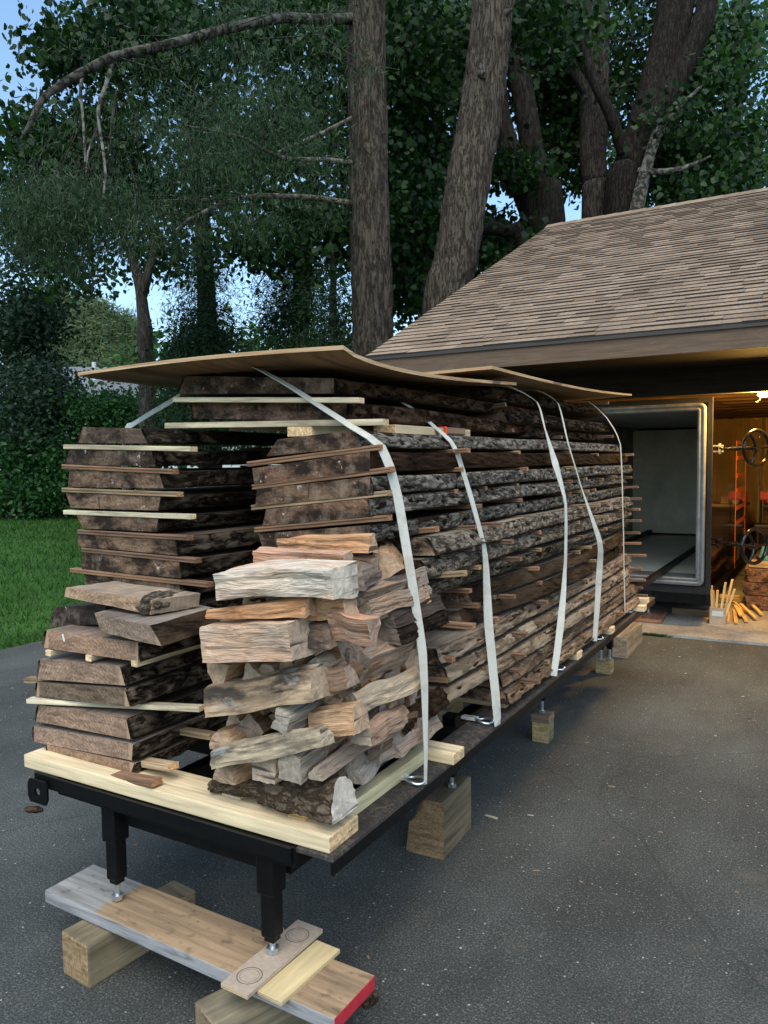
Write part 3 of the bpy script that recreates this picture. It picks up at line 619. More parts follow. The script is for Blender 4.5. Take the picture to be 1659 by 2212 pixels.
# ------------------------------------------------------------------ STRAPS
g = NT('strap_webbing'); v = g.coord(rand=False); w1 = g.n('TexWave', {'Vector': v, 'Scale': 90., 'Distortion': .3}, bands_direction='Z'); a = g.noise(g.coord(), 12, 5, .7)
c = g.mix(1, (.55, .53, .465), g.ramp(w1, [(0, .85), (1, 1.1)]), 'MULTIPLY'); c = g.mix(g.ramp(a, [(.5, 0), (.72, .55)]), c, (.30, .25, .18)); STRAP = g.fin(c, .75, g.bump(w1, .3, .002))
def strap(label, pts, width=.045, wdirs=None, color=(1, 1, 1), hook=None, taper=None):
    P = [Vector(p) for p in pts]; vs = []; fs = []; n = 0; path = []; wd = []
    for i in range(len(P)-1):
        L_ = (P[i+1]-P[i]).length; k = max(2, int(L_/.04))
        for j in range(k): path.append((P[i].lerp(P[i+1], j/k), i+j/k))
    path.append((P[-1], len(P)-1.0))
    for q, t in path:
        i = min(int(t), len(P)-2); f = t-i
        pa, pb, pc, pd = P[max(i-1, 0)], P[i], P[i+1], P[min(i+2, len(P)-1)]; cr = .5*((2*pb)+(pc-pa)*f+(2*pa-5*pb+4*pc-pd)*f*f+(3*pb-pa-3*pc+pd)*f**3); q = q.lerp(cr, .55)
        w = Vector(wdirs[i]).lerp(Vector(wdirs[i+1]), f).normalized() if wdirs else Vector((0, 1, 0))
        tg = (P[i+1]-P[i]).normalized(); w = (w-tg*w.dot(tg)).normalized(); nn = tg.cross(w)
        wi = width*(1 if not taper else taper[i]*(1-f)+taper[i+1]*f)
        q = q+Vector((.0015*nz(t*3, 2), .002*nz(t*3, 7), 0))
        for a, b in ((-1, -1), (1, -1), (1, 1), (-1, 1)): vs.append(q+w*(a*wi/2)+nn*(b*.0011))
    for j in range(len(path)-1):
        for k in range(4): fs.append((j*4+k, j*4+(k+1) % 4, j*4+4+(k+1) % 4, j*4+4+k))
    fs += [(0, 3, 2, 1), tuple(range(len(vs)-4, len(vs)))]
    o0 = P[0].copy(); vs = [v-o0 for v in vs]
    o = mesh('webbing_strap', vs, fs, STRAP, None, False, label=label, cat='strap', group='pale webbing straps tying the load down', color=color); o.location = o0
    if hook:
        b = MB(); h = Vector(hook)-o0
        # bent wire hook lying on the rail
        b.tube([h+Vector((.035*math.cos(t)*1.0-.02, .026*math.sin(t), .004*math.sin(t*2))) for t in [k*math.pi/8 for k in range(17)]], .0055, 8, cap=False)
        b.tube([h+Vector((-.055, 0, .002)), h+Vector((-.085, .0, .004)), h+Vector((-.10, .004, -.008))], .0055, 8)
        b.build('strap_hook', ZINC, parent=o)
        b = MB(); b.box(h.x-.115, h.x-.05, h.y-.016, h.y+.016, h.z-.004, h.z+.007, .002); b.build('webbing_loop', STRAP, parent=o)
    return o
zr = RZ+.006
FR_ = (.75, .66, 0)
strap('nearest pale strap, running over the firewood corner of the right stack down to the rail', [(-2.50, 2.22, .62), (-2.52, 2.22, 1.70), (-2.447, 2.20, 1.768), (-2.19, 2.20, 1.868), (-2.12, 2.22, 1.944), (-1.72, 2.10, 1.938), (-1.30, 2.045, 1.722), (-1.205, 2.07, 1.655), (-1.165, 2.10, 1.50), (-1.10, 2.135, 1.0), (-1.095, 2.14, .70), (-1.097, 2.14, zr-.0)],
      .031, [(0, 1, 0), (0, .6, .8), (0, .5, .85), (0, .5, .85), (0, 1, 0)]+[(.1, 1, .0), (.25, 1, .25), (.5, .85, 0), (.6, .8, 0), (.7, .6, 0), (.4, .8, 0), (.3, 1, 0)], hook=(-1.115, 2.14, .583), taper=[1]*9+[.9, .5, .4])
strap('second pale strap from the front, twisting down over the set back slabs', [(-1.80, 2.70, 1.90), (-1.46, 2.66, 1.845), (-1.285, 2.68, 1.713), (-1.235, 2.70, 1.64), (-1.145, 2.745, 1.28), (-1.13, 2.75, 1.0), (-1.098, 2.75, .66), (-1.097, 2.76, zr)],
      .038, [(0, 1, 0), (0, 1, 0), (0, 1, 0), (.1, 1, 0), (.2, .9, 0), (.9, .6, 0), (.7, .7, 0), (.3, 1, 0)], hook=(-1.14, 2.78, .580), taper=[1, 1, 1, .9, .7, .9, .9, .9])
p3 = [pX(1160, 868, -1.28), pX(1177, 925, -1.20), pX(1199, 1000, -1.15), pX(1222, 1090, -1.10), pX(1221, 1220, -1.09), pX(1212, 1340, -1.09), pX(1196, 1460, -1.10)]
strap('middle strap, thin at the top and widening to the double hook on the rail', [(-1.6, 3.64, 1.976), (-1.385, 3.64, 1.974)]+p3, .034, [(0, 1, 0), (0, 1, 0), (0, 1, 0), (0, 1, 0), (.6, .8, 0), (.3, 1, 0), (.3, 1, 0), (.9, .5, 0), (.8, .6, 0)], hook=(-1.12, 3.66, .583), taper=[1, 1, .5, .5, 1.1, .6, .7, 1, .9])
p4 = [pX(1205, 870, -1.30), pX(1228, 960, -1.19), pX(1258, 1060, -1.15), pX(1296, 1172, -1.07), pX(1295, 1230, -1.08), pX(1285, 1385, -1.10)]
strap('fourth strap from the front, with a darker twisted lower half', [(-1.6, 4.1, 1.99), (-1.40, 4.1, 1.99)]+p4, .030, [(0, 1, 0)]*5+[(.9, .4, 0)]*3, taper=[1, 1, .6, .6, .6, .9, 1.1, .8], color=(1, 1, 1), hook=(-1.12, 4.4, .58))
p5 = [pX(1311, 903, -1.26), pX(1340, 960, -1.18), pX(1346, 1120, -1.14), pX(1350, 1325, -1.115)]
strap('farthest strap, narrow and nearly vertical beside the kiln opening', [(-1.5, 5.1, 1.99), (-1.38, 5.1, 1.985)]+p5, .026, [(0, 1, 0)]*6, taper=[1, 1, .9, .9, .8, .8], hook=(-1.14, 5.28, .58))
# ================================================================== FIREWOOD
def m_split(name):
    g = NT(name); v = g.coord((.09, 1, 1)); w = g.mix(.05, v, g.n('TexNoise', {'Vector': g.coord((.6, 1, 1)), 'Scale': 7.}, out=1))
    a = g.noise(w, 42, 8, .65, .8); f = g.noise(w, 150, 4, .6)
    k = g.mix(1, g.ramp(a, [(.30, .36), (.43, .80), (.64, 1.12)]), g.ramp(f, [(.3, .62), (.7, 1.12)]), 'MULTIPLY')
    bl = g.noise(g.coord((.4, 1, 1)), 9, 5, .65)
    hue = g.mix(g.ramp(bl, [(.42, 0), (.6, .6)]), g.objcol(), g.mix(1, g.objcol(), (1.0, .74, .56), 'MULTIPLY'))
    col = g.mix(1, hue, k, 'MULTIPLY')
    h = g.mix(.5, a, f); return g.fin(col, .85, g.bump(h, 1.0, .014), **{'Specular IOR Level': .15})
def m_split_dark(name):
    g = NT(name); v = g.coord((.12, 1, 1)); a = g.noise(v, 38, 8, .65, 1)
    bl = g.noise(g.coord((.35, 1, 1)), 8, 6, .7)
    col = g.mix(1, g.objcol(), g.ramp(a, [(.32, .38), (.64, 1.2)]), 'MULTIPLY')
    col = g.mix(g.ramp(bl, [(.44, 0), (.58, .9)]), col, (.035, .03, .027)); b2 = g.noise(g.coord((.6, 1, 1), loc=(4, 4, 1)), 11, 5, .7)
    col = g.mix(g.ramp(b2, [(.58, 0), (.7, .7)]), col, (.36, .36, .34))
    return g.fin(col, .9, g.bump(a, .7, .008), **{'Specular IOR Level': .15})
def m_logend(name):
    g = NT(name); v = g.coord((.05, 1, 1)); fib = g.noise(v, 60, 8, .7)
    ck = g.n('TexNoise', {'Vector': g.n('Mapping', {0: g.coord((.05, 1, 1)), 2: (.5, 0, 0), 3: (1, 3.2, 38)}), 'Scale': 1., 'Detail': 3.})
    col = g.mix(1, g.mix(.38, g.objcol(), (.29, .24, .19)), g.ramp(fib, [(.3, .68), (.7, 1.2)]), 'MULTIPLY')
    col = g.mix(g.ramp(ck, [(.33, .9), (.40, 0)]), col, (.06, .05, .04))
    bl = g.noise(g.coord(), 14, 5, .7); col = g.mix(1, col, g.ramp(bl, [(.35, .7), (.65, 1.2)]), 'MULTIPLY')
    return g.fin(col, .95, g.bump(g.mix(.4, fib, g.ramp(ck, [(.3, 0), (.4, 1)])), .7, .006), **{'Specular IOR Level': .1})
SPLIT, SPLITD, LOGEND = m_split('split_wood'), m_split_dark('stained_split_wood'), m_logend('log_end')
LOGBARK = m_bark('log_bark', 0, (.085, .066, .05), (.17, .135, .105), (.29, .25, .205), 40, True, .6)
def section(typ, rs):
    """unit section polygon (y,z) and which edges carry bark"""
    j = lambda k=.08: rs.uniform(-k, k)
    if typ == 'quad': P = [(-.5+j(), -.5+j()), (.5+j(), -.48+j()), (.46+j(), .5+j()), (-.5+j(), .44+j())]; B = []
    elif typ == 'wedge': P = [(-.5, -.45+j()), (.5+j(), -.5), (.52, -.05+j()), (.2+j(), .5), (-.3+j(), .42)]; B = []
    elif typ == 'tri': P = [(-.5, .42+j()), (.5, .5+j()), (.46, .1), (.12+j(), -.5), (-.12+j(), -.48)]; B = []
    elif typ == 'tri2': P = [(-.5, -.5), (.5, -.46), (.44, -.1+j()), (.02+j(), .5), (-.1, .48)]; B = []
    elif typ == 'half': P = [(.5*math.cos(t), -.45+.95*math.sin(t)+j(.03)) for t in [k*math.pi/8 for k in range(9)]]; B = list(range(8))
    elif typ == 'halfd': P = [(.5*math.cos(t), .45-.95*math.sin(t)+j(.03)) for t in [k*math.pi/8 for k in range(9)]][::-1]; B = list(range(8))
    else: P = [(.5*math.cos(t)+j(.03), .5*math.sin(t)+j(.03)) for t in [k*math.pi/6 for k in range(12)]]; B = list(range(12))
    return P, B
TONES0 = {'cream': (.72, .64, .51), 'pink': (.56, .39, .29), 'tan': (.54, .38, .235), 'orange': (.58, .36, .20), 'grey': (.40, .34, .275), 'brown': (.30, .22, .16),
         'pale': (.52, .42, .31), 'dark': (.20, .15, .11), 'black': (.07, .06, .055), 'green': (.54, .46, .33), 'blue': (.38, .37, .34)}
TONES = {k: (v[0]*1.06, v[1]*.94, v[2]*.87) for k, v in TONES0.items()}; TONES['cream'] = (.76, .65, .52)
FWC = [0]
def log(label, A, B, h, w, typ='quad', tone='tan', seed=None, bark=False, stained=False, rot=0, taperA=1, taperB=1, bend=0, rag=1, col=None, ang=0):
    """a split log between two world points; local x runs along it"""
    FWC[0] += 1; sd = seed or FWC[0]; rs = random.Random(sd*13+1); A, B = Vector(A), Vector(B); d = B-A; L = d.length
    X = d/L; Z = Vector((0, 0, 1)); Y = Z.cross(X).normalized(); Z = X.cross(Y)
    P, BE = section(typ, rs)
    # resample the perimeter
    per = []; ed = []; tot = sum((Vector(P[i])-Vector(P[(i+1) % len(P)])).length for i in range(len(P)))
    m = 40
    for i in range(len(P)):
        a, b = Vector(P[i]), Vector(P[(i+1) % len(P)]); k = max(1, round(m*(b-a).length/tot))
        for q in range(k): per.append(a.lerp(b, q/k)); ed.append(i)
    m = len(per); n = max(14, int(L/.012)); vs = []; fs = []; mi = []; cr, sr = math.cos(rot), math.sin(rot)
    for j in range(n+1):
        t = j/n; sc = taperA*(1-t)+taperB*t; tw = .12*nz(t*1.1, sd)*1.5; bz = bend*math.sin(math.pi*t)+.010*nz(t*2, sd+4)
        by = .014*nz(t*2.6, sd+8); sc *= 1+.11*nz(t*2.4, sd+3)
        for i, p in enumerate(per):
            py, pz = p.x, p.y
            # fibre ridges: strong across, weak along
            f = nz(t*L*4, py*w*60+sd, pz*h*60)*.0062*(1 if 1 < j < n-1 else .5) + nz(t*L*11, py*w*140, pz*h*140+sd)*.0032*(1 if 1 < j < n-1 else .4) + nz(t*L*5, py*1.6, pz*1.6+sd)*.008
            barky = bark and ed[i] in BE
            if barky: f += furrow(t*L, i/m*tot*.12, sd, 14, 60)*.009
            yy, zz = py*w*sc, pz*h*sc; rr = math.hypot(yy, zz) or 1; yy += yy/rr*f; zz += zz/rr*f
            c2, s2 = math.cos(rot+tw), math.sin(rot+tw)
            e = rag*.004*nz(i*.35, sd+1)*(1 if j in (0, n) else 0) + (ang*zz if j > n-2 else 0)
            vs.append((t*L-L/2+e, yy*c2-zz*s2+by, yy*s2+zz*c2+bz))
    for j in range(n):
        for i in range(m): fs.append((j*m+i, j*m+(i+1) % m, (j+1)*m+(i+1) % m, (j+1)*m+i)); mi.append(2 if bark and ed[i] in BE else 0)
    for j, s in ((0, 1), (n, -1)):   # rough end caps in rings
        base = [Vector(v) for v in vs[j*m:(j+1)*m]]; c = sum(base, Vector())/m; prev = list(range(j*m, j*m+m))
        for r in (.66, .33):
            idx = []
            for i in range(m):
                q = c+(base[i]-c)*r; q.x += rag*.002*nz(q.y*30, q.z*30, sd+j); idx.append(len(vs)); vs.append(tuple(q))
            for i in range(m):
                f = (prev[i], prev[(i+1) % m], idx[(i+1) % m], idx[i]); fs.append(f[::-1] if s > 0 else f); mi.append(1)
            prev = idx
        vs.append(tuple(c)); k = len(vs)-1
        for i in range(m): f = (prev[i], prev[(i+1) % m], k); fs.append(f[::-1] if s > 0 else f); mi.append(1)
    o = mesh('split_log', vs, fs, [SPLITD if stained else SPLIT, LOGEND, LOGBARK], mi, [x == 2 for x in mi], label=label, cat='firewood', group='split firewood piled against the right stack', color=col or TONES[tone])
    M3 = Matrix((X, Y, Z)).transposed().to_4x4(); M3.translation = (A+B)/2; o.matrix_world = M3; return o
def K(x, y): return 411.5+x*.31415, 1124.6+y*.31415
KS = .000405
XLIM = -1.165
def fit(kx, ky, Y):
    p = pY(*K(kx, ky), Y)
    return p if p.x < XLIM or Y < 1.735 else pX(*K(kx, ky), XLIM)
def side(label, ax, ay, bx, by, h, Y=1.66, Yb=None, w=None, **kw):
    """a log lying along the rack's width, seen from its side"""
    A = fit(ax, ay, Y); B = fit(bx, by, Yb or Y); w = w or min(h*KS, .13)
    if abs(B.x-XLIM) < .002: A = B+Vector((-min(.34, max(.18, abs(bx-ax)*KS*1.3)), 0, (by-ay)*KS))
    off = Vector((0, w*.5, 0)); return log(label, A+off, B+off, h*KS*(1+.35*(Y-1.65)), w, **kw)
def end(label, x, y, wk, hk, Y=1.66, L=.34, dx=0, dz=0, **kw):
    """a log pointing at the viewer: near end centre at (x,y)"""
    s = KS*(1+.45*(Y-1.65)); A = fit(x, y, Y)+Vector((0, .01, 0)); return log(label, A, A+Vector((dx, L, dz)), hk*s, wk*s*1.08, **kw)
side('topmost split log of the firewood pile, yellowish with loose splinters', 510, 205, 1215, 165, 120, 1.80, typ='wedge', tone='orange', taperA=.75, taperB=1.1)
side('pinkish log second from the top of the firewood pile', 435, 290, 1050, 290, 125, 1.74, typ='quad', tone='pink', taperA=.85)
side('broad cream white freshly split log near the top left of the firewood pile', 175, 455, 985, 440, 215, 1.64, w=.12, typ='quad', tone='cream', bend=.010)
side('thin orange pink splinter log right under the cream white log', 80, 655, 785, 605, 120, 1.65, typ='wedge', tone='orange', taperA=.55, taperB=1.15)
side('tan log to the right of the orange splinter log', 785, 615, 1060, 580, 160, 1.70, typ='quad', tone='tan')
side('big squared pink and cream log at the left of the firewood pile', 80, 835, 700, 815, 268, 1.62, w=.125, typ='quad', tone='pink', col=(.64, .46, .33))
side('short stained log just right of the big squared pink log', 700, 790, 935, 800, 175, 1.68, typ='wedge', tone='brown', stained=True)
side('pink faced wedge with a grey end, centre right of the firewood pile', 935, 745, 1205, 785, 205, 1.68, typ='tri', tone='pink')
end('pale triangular log end, leftmost below the squared pink log', 170, 1075, 200, 200, 1.66, typ='tri', tone='tan')
end('small cracked log end in the middle below the squared pink log', 400, 1090, 150, 150, 1.68, typ='quad', tone='pale', rot=.4)
end('curved log end between the cracked one and the grey slanting log', 515, 1040, 150, 115, 1.70, typ='half', tone='pale')
side('long grey slanting log with pale blue weathering, under the squared pink log', 570, 1045, 1200, 900, 110, 1.68, Yb=1.80, typ='wedge', tone='grey', stained=True)
side('large blackened log with a bright tan streak, left middle of the firewood pile', 75, 1270, 815, 1150, 240, 1.62, w=.12, typ='wedge', tone='tan', stained=True, col=(.42, .29, .18))
side('brown log with a pale cut end right of the blackened log', 780, 1130, 1060, 1080, 150, 1.70, typ='wedge', tone='brown')
A = pY(*K(620, 1395), 1.62); log('long grey log pointing back to the right, cut end just below the blackened log', A, A+Vector((.03, .52, .03)), .064, .055, 'quad', 'grey', rot=.3, col=(.42,.36,.29))
end('round backed split end at the left, third row from the bottom', 200, 1535, 220, 150, 1.64, L=.36, dx=-.01, typ='half', tone='tan', bark=False)
end('brown log behind the round backed end', 400, 1435, 180, 150, 1.70, typ='quad', tone='brown', rot=.6)
side('long slim log, grey at the left and yellow with a knot at the right', 130, 1650, 890, 1495, 130, 1.61, typ='wedge', tone='pale', stained=True, col=(.46, .36, .24), taperB=1.1)
side('small tan log with a large rough grey end, middle of the lower rows', 800, 1415, 1110, 1390, 190, 1.68, typ='wedge', tone='tan')
A = pY(*K(680, 1700), 1.62); log('stout log with a square tan end in the lower middle, running back to the right', A, A+Vector((.02, .5, .035)), .080, .078, 'quad', 'grey', rot=.15, col=(.40, .33, .25))
A = pY(*K(860, 1740), 1.64); log('slim grey log beside the stout one, splintered at its end', A, A+Vector((.02, .45, .03)), .035, .045, 'wedge', 'grey')
end('square pale log end, bottom row centre', 480, 1710, 200, 190, 1.63, L=.34, typ='quad', tone='pale')
end('half round log end at the bottom left corner of the pile', 210, 1755, 190, 130, 1.64, L=.36, typ='half', tone='tan')
A = pY(*K(110, 1850), 1.67)+Vector((0, .05, 0)); B = pY(*K(560, 1880), 1.67)+Vector((0, .05, 0))
log('bark covered log, bottom left on the front beam', A, B, .052, .09, 'round', 'brown', bark=True, col=(.85, .74, .62), taperA=.9)
A = pY(*K(430, 1890), 1.65)+Vector((0, .05, 0)); B = pY(*K(985, 1960), 1.65)+Vector((0, .05, 0))
log('large grey barked log lying along the bottom front with a knot', A, B, .098, .11, 'halfd', 'brown', bark=True, col=(.80, .69, .58), rot=math.pi*1.02, taperA=.72, taperB=1.1)
# right hand side of the pile
end('big round backed log end at the top right, facing outwards', 1310, 310, 200, 190, 1.90, L=.30, dx=-.16, typ='half', tone='tan', rot=-.5)
side('log half hidden at the top, left of the big round end', 1060, 290, 1240, 330, 110, 1.92, typ='quad', tone='brown')
end('dark ended log below the pink one near the top', 1085, 420, 200, 150, 1.80, L=.3, dx=-.08, typ='wedge', tone='grey', col=(.24, .2, .17))
end('slim log end at the right of the cream log', 935, 420, 80, 170, 1.78, typ='quad', tone='tan')
end('small grey wedge end under the dark ended log', 1130, 535, 130, 100, 1.80, typ='tri', tone='grey')
end('little pointed grey end in the upper right gap', 1250, 480, 65, 110, 1.88, typ='tri2', tone='blue')
A = pX(*K(1345, 520), -1.18); log('upright tan block at the right edge of the pile, grain running down', A+Vector((-.08, .04, 0)), A+Vector((.02, 0, 0)), .09, .085, 'quad', 'orange', rot=.1)
end('thin grey slab end at the far right edge of the pile', 1428, 620, 45, 220, 1.96, L=.22, typ='quad', tone='blue')
end('grey log end in the right middle, next to the pink faced wedge', 1150, 640, 160, 115, 1.82, typ='quad', tone='grey', rot=-.4)
end('brown wedge end right of the grey one', 1230, 620, 95, 120, 1.86, typ='tri2', tone='tan')
end('charred black log end at the right edge', 1310, 680, 210, 110, 1.90, typ='wedge', tone='black')
end('charred bark covered log below the black one', 1315, 780, 220, 140, 1.88, typ='half', tone='black', bark=True, col=(.16, .12, .1))
side('brown round log above the hollow one at the right', 1190, 900, 1470, 880, 110, 1.86, typ='wedge', tone='brown')
side('tan hollow topped log at the right, middle height', 1210, 1010, 1475, 985, 175, 1.84, typ='halfd', tone='tan', bend=-.004)
end('hanging grey triangular log end in the centre right', 1150, 1015, 150, 240, 1.74, L=.28, typ='tri', tone='grey', rot=.15)
end('small reddish knotty end in the centre', 1050, 1060, 90, 110, 1.76, typ='round', tone='brown')
side('thin pale stick piece above the peeled log', 1100, 1155, 1235, 1150, 50, 1.76, typ='quad', tone='tan')
A = pY(*K(1100, 1255), 1.74); A = fit(1110, 1265, 1.74); B = pX(*K(1545, 1075), -1.15)
log('long peeled pale green log running back to the strap', A, B, .064, .062, 'half', 'green')
side('short tan log under the peeled one', 1215, 1265, 1375, 1245, 105, 1.84, typ='quad', tone='tan')
side('reddish brown short log beneath the strap', 1370, 1250, 1510, 1235, 100, 1.92, typ='quad', tone='brown', col=(.40, .26, .19))
side('pale log with a greyish cut end, right of the lower middle', 1105, 1365, 1330, 1375, 135, 1.76, typ='wedge', tone='pale')
A = pY(*K(1175, 1480), 1.75); log('dark grey curved log running back under the pale one', A, pX(*K(1455, 1310), -1.17), .05, .06, 'half', 'grey')
end('rough reddish grey log behind the nearest strap', 1480, 1425, 210, 200, 1.95, L=.22, dx=-.05, typ='wedge', tone='brown', rot=.4, col=(.36, .27, .22))
end('dark log end with black bark beside the rough reddish one', 1385, 1420, 130, 130, 1.92, typ='half', tone='dark', bark=True)
end('broad brown grey wedge end on the lengthwise beam', 1345, 1540, 175, 180, 1.88, L=.3, typ='wedge', tone='brown', rot=-.2, col=(.33, .26, .21))
end('narrow grey wedge end on the lengthwise beam', 1245, 1600, 110, 190, 1.84, L=.3, typ='quad', tone='grey')
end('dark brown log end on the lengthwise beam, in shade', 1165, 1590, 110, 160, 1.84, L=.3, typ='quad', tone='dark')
end('blue grey cut end leaning at the bottom right of the pile', 1095, 1715, 170, 200, 1.76, L=.3, dx=-.06, typ='tri2', tone='blue', rot=.12)
end('small dark wedge between the stout log and the blue grey end', 985, 1750, 90, 120, 1.76, typ='tri2', tone='dark')
side('log half buried behind the big barked one at the bottom right', 880, 1930, 990, 1940, 190, 1.70, typ='quad', tone='brown', col=(.36, .28, .21))
end('log end showing between the yellow knotted log and the rough grey end', 860, 1560, 150, 140, 1.72, typ='quad', tone='brown')
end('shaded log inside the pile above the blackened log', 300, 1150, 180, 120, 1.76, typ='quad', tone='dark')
# pieces filling the inside of the pile
rf = random.Random(5)
for row in range(9):
    for ci in range(5):
        x = -1.545+.077*ci+rf.uniform(-.012, .012); z = .70+row*.068+rf.uniform(-.008, .008); y = 1.725+rf.uniform(0, .05)
        if z < .74 and ci < 4: y += .04
        if row > 6 and ci < 1: continue
        log('small split log end showing in a gap between the larger logs', (x, y, z), (x+rf.uniform(-.03, .03), y+.26, z+rf.uniform(-.01, .02)), rf.uniform(.05, .07), rf.uniform(.055, .08), rf.choice(['quad', 'wedge', 'tri', 'tri2', 'half']), rf.choice(['tan', 'pale', 'brown', 'grey', 'tan']), rot=rf.uniform(-.5, .5))['group'] = 'small split log ends in the gaps of the firewood pile'
for k in range(9):
    y = 1.80+.055*k; z0 = .70+.06*(k % 2)
    for row in range(8):
        z = z0+row*.075
        if z > 1.30-.02*k: continue
        log('small split log on the outer right face of the firewood pile', (-1.34, y, z), (-1.175+rf.uniform(-.02, .0), y+rf.uniform(-.03, .03), z+rf.uniform(-.02, .02)), rf.uniform(.045, .065), rf.uniform(.045, .065), rf.choice(['quad', 'wedge', 'tri', 'half']), rf.choice(['tan', 'pale', 'brown', 'grey', 'orange']), rot=rf.uniform(-.6, .6))['group'] = 'small split logs on the right face of the firewood pile'
# little grooved shims under the bark log
p = pY(*K(210, 1925), 1.66); sticker(p+Vector((-.03, .06, -.008)), p+Vector((.04, .06, -.008)), 'short grooved shim under the small barked log on the front beam', PALE, w=.045, h=.02, pale=False)
p = pY(*K(690, 2055), 1.655); sticker(p+Vector((-.03, .05, 0)), p+Vector((.03, .05, 0)), 'short grooved shim under the big barked log on the front beam', (.6, .42, .18), w=.05, h=.022, pale=False)
p = pY(*K(720, 925), 1.66)
b = MB(); b.add([(-.012, 0, .03), (.014, .004, .028), (.004, -.006, -.035), (.0, .012, .0)], [(0, 1, 2), (0, 2, 3), (1, 3, 2), (0, 3, 1)])
o = b.build('bark_flake', LOGBARK, label='dangling shred of reddish bark right of the squared pink log', cat='bark flake', color=(1, .7, .5)); o.location = p+Vector((0, -.01, 0))
# ================================================================== GROUND
g = NT('asphalt'); v = g.coord(rand=False)
a = g.noise(v, 140, 8, .75); a2 = g.noise(v, 42, 4, .6); big = g.noise(v, .8, 5, .6)
col = g.ramp(a, [(.34, (.010, .0105, .0105)), (.5, (.045, .046, .045)), (.64, (.135, .136, .131))])
col = g.mix(1, col, g.ramp(big, [(.3, .68), (.7, 1.38)]), 'MULTIPLY'); wear = g.noise(g.coord((1, .35, 1), rand=False, loc=(5, 2, 0)), 1.7, 6, .7); col = g.mix(1, col, g.ramp(wear, [(.4, .85), (.62, 1.25)]), 'MULTIPLY')
vo = g.n('TexVoronoi', {'Vector': v, 'Scale': 62., 'Randomness': 1.}); rnd = g.n('TexVoronoi', {'Vector': v, 'Scale': 62., 'Randomness': 1.}, out=1)
pick = g.n('Math', {0: g.n('SeparateColor', {0: rnd}), 1: .972}, operation='GREATER_THAN'); small = g.n('Math', {0: vo, 1: .24}, operation='LESS_THAN')
col = g.mix(g.n('Math', {0: pick, 1: small}, operation='MULTIPLY'), col, (.36, .35, .32))
vo2 = g.n('TexVoronoi', {'Vector': v, 'Scale': 130.}); rn2 = g.n('TexVoronoi', {'Vector': v, 'Scale': 130.}, out=1)
pk2 = g.n('Math', {0: g.n('SeparateColor', {0: rn2}), 1: .86}, operation='GREATER_THAN'); sm2 = g.n('Math', {0: vo2, 1: .38}, operation='LESS_THAN')
col = g.mix(g.n('Math', {0: pk2, 1: sm2}, operation='MULTIPLY'), col, (.14, .14, .135))
dst = g.noise(g.coord(rand=False, loc=(3, 1, 0)), 2.3, 7, .75); col = g.mix(g.ramp(dst, [(.56, 0), (.74, .5)]), col, (.125, .098, .075))
cr = g.n('TexVoronoi', {'Vector': g.mix(.12, v, g.n('TexNoise', {'Vector': v, 'Scale': 4.}, out=1)), 'Scale': .42}, feature='DISTANCE_TO_EDGE')
col = g.mix(g.ramp(cr, [(.0, .3), (.003, 0)]), col, (.006, .006, .006))
col = g.mix(1, col, (.97, 1.03, 1.0), 'MULTIPLY')
col = g.mix(1, col, (1.02, 1.0, .96), 'MULTIPLY')
ASPH = g.fin(col, .85, g.bump(a, .8, .006, g.bump(a2, .35, .01)), **{'Specular IOR Level': .3})
g = NT('lawn'); v = g.coord(rand=False); a = g.noise(v, 30, 8, .7); b_ = g.noise(v, 1.2, 5, .6)
LAWN = g.fin(g.mix(1, g.ramp(a, [(.3, (.016, .05, .008)), (.65, (.055, .14, .025))]), g.ramp(b_, [(.3, .7), (.7, 1.2)]), 'MULTIPLY'), .95, g.bump(a, .6, .03), **{'Specular IOR Level': .1})
mesh('lawn', [(-160, -60, -.006), (120, -60, -.006), (120, 160, -.006), (-160, 160, -.006)], [(0, 1, 2, 3)], LAWN, kind='structure')
vs = []; n = 160
for i in range(n+1):
    y = -6+ (13.4)*i/n; x = -6.25+.06*nz(y*1.7, 3)+.05*nz(y*7, 9)+ (.35*(y-5.2) if y > 5.2 else 0)
    vs += [(x, y, 0.0), (8, y, 0.0)]
mesh('driveway', vs, [(2*i, 2*i+1, 2*i+3, 2*i+2) for i in range(n)], ASPH, kind='structure')
g = NT('concrete'); v = g.coord(rand=False); a = g.noise(v, 40, 8, .7); b_ = g.noise(v, 2.5, 6, .7)
c = g.mix(1, g.ramp(a, [(.3, (.20, .19, .175)), (.7, (.34, .33, .30))]), g.ramp(b_, [(.35, .6), (.62, 1.1)]), 'MULTIPLY'); CONC = g.fin(c, .85, g.bump(a, .3, .004))
vs = []; fs = []; n = 120
for i in range(n+1):
    x = -4.2+7.2*i/n; e = 7.2+.012*nz(x*6, 1)+.02*nz(x*1.2, 4)+.02*(x+1)
    vs += [(x, e, -.02), (x, e+.006, .022), (x, 17, .022)]
for i in range(n): a_ = i*3; fs += [(a_, a_+3, a_+4, a_+1), (a_+1, a_+4, a_+5, a_+2)]
mesh('garage_floor', vs, fs, CONC, kind='structure')
FLZ = .022
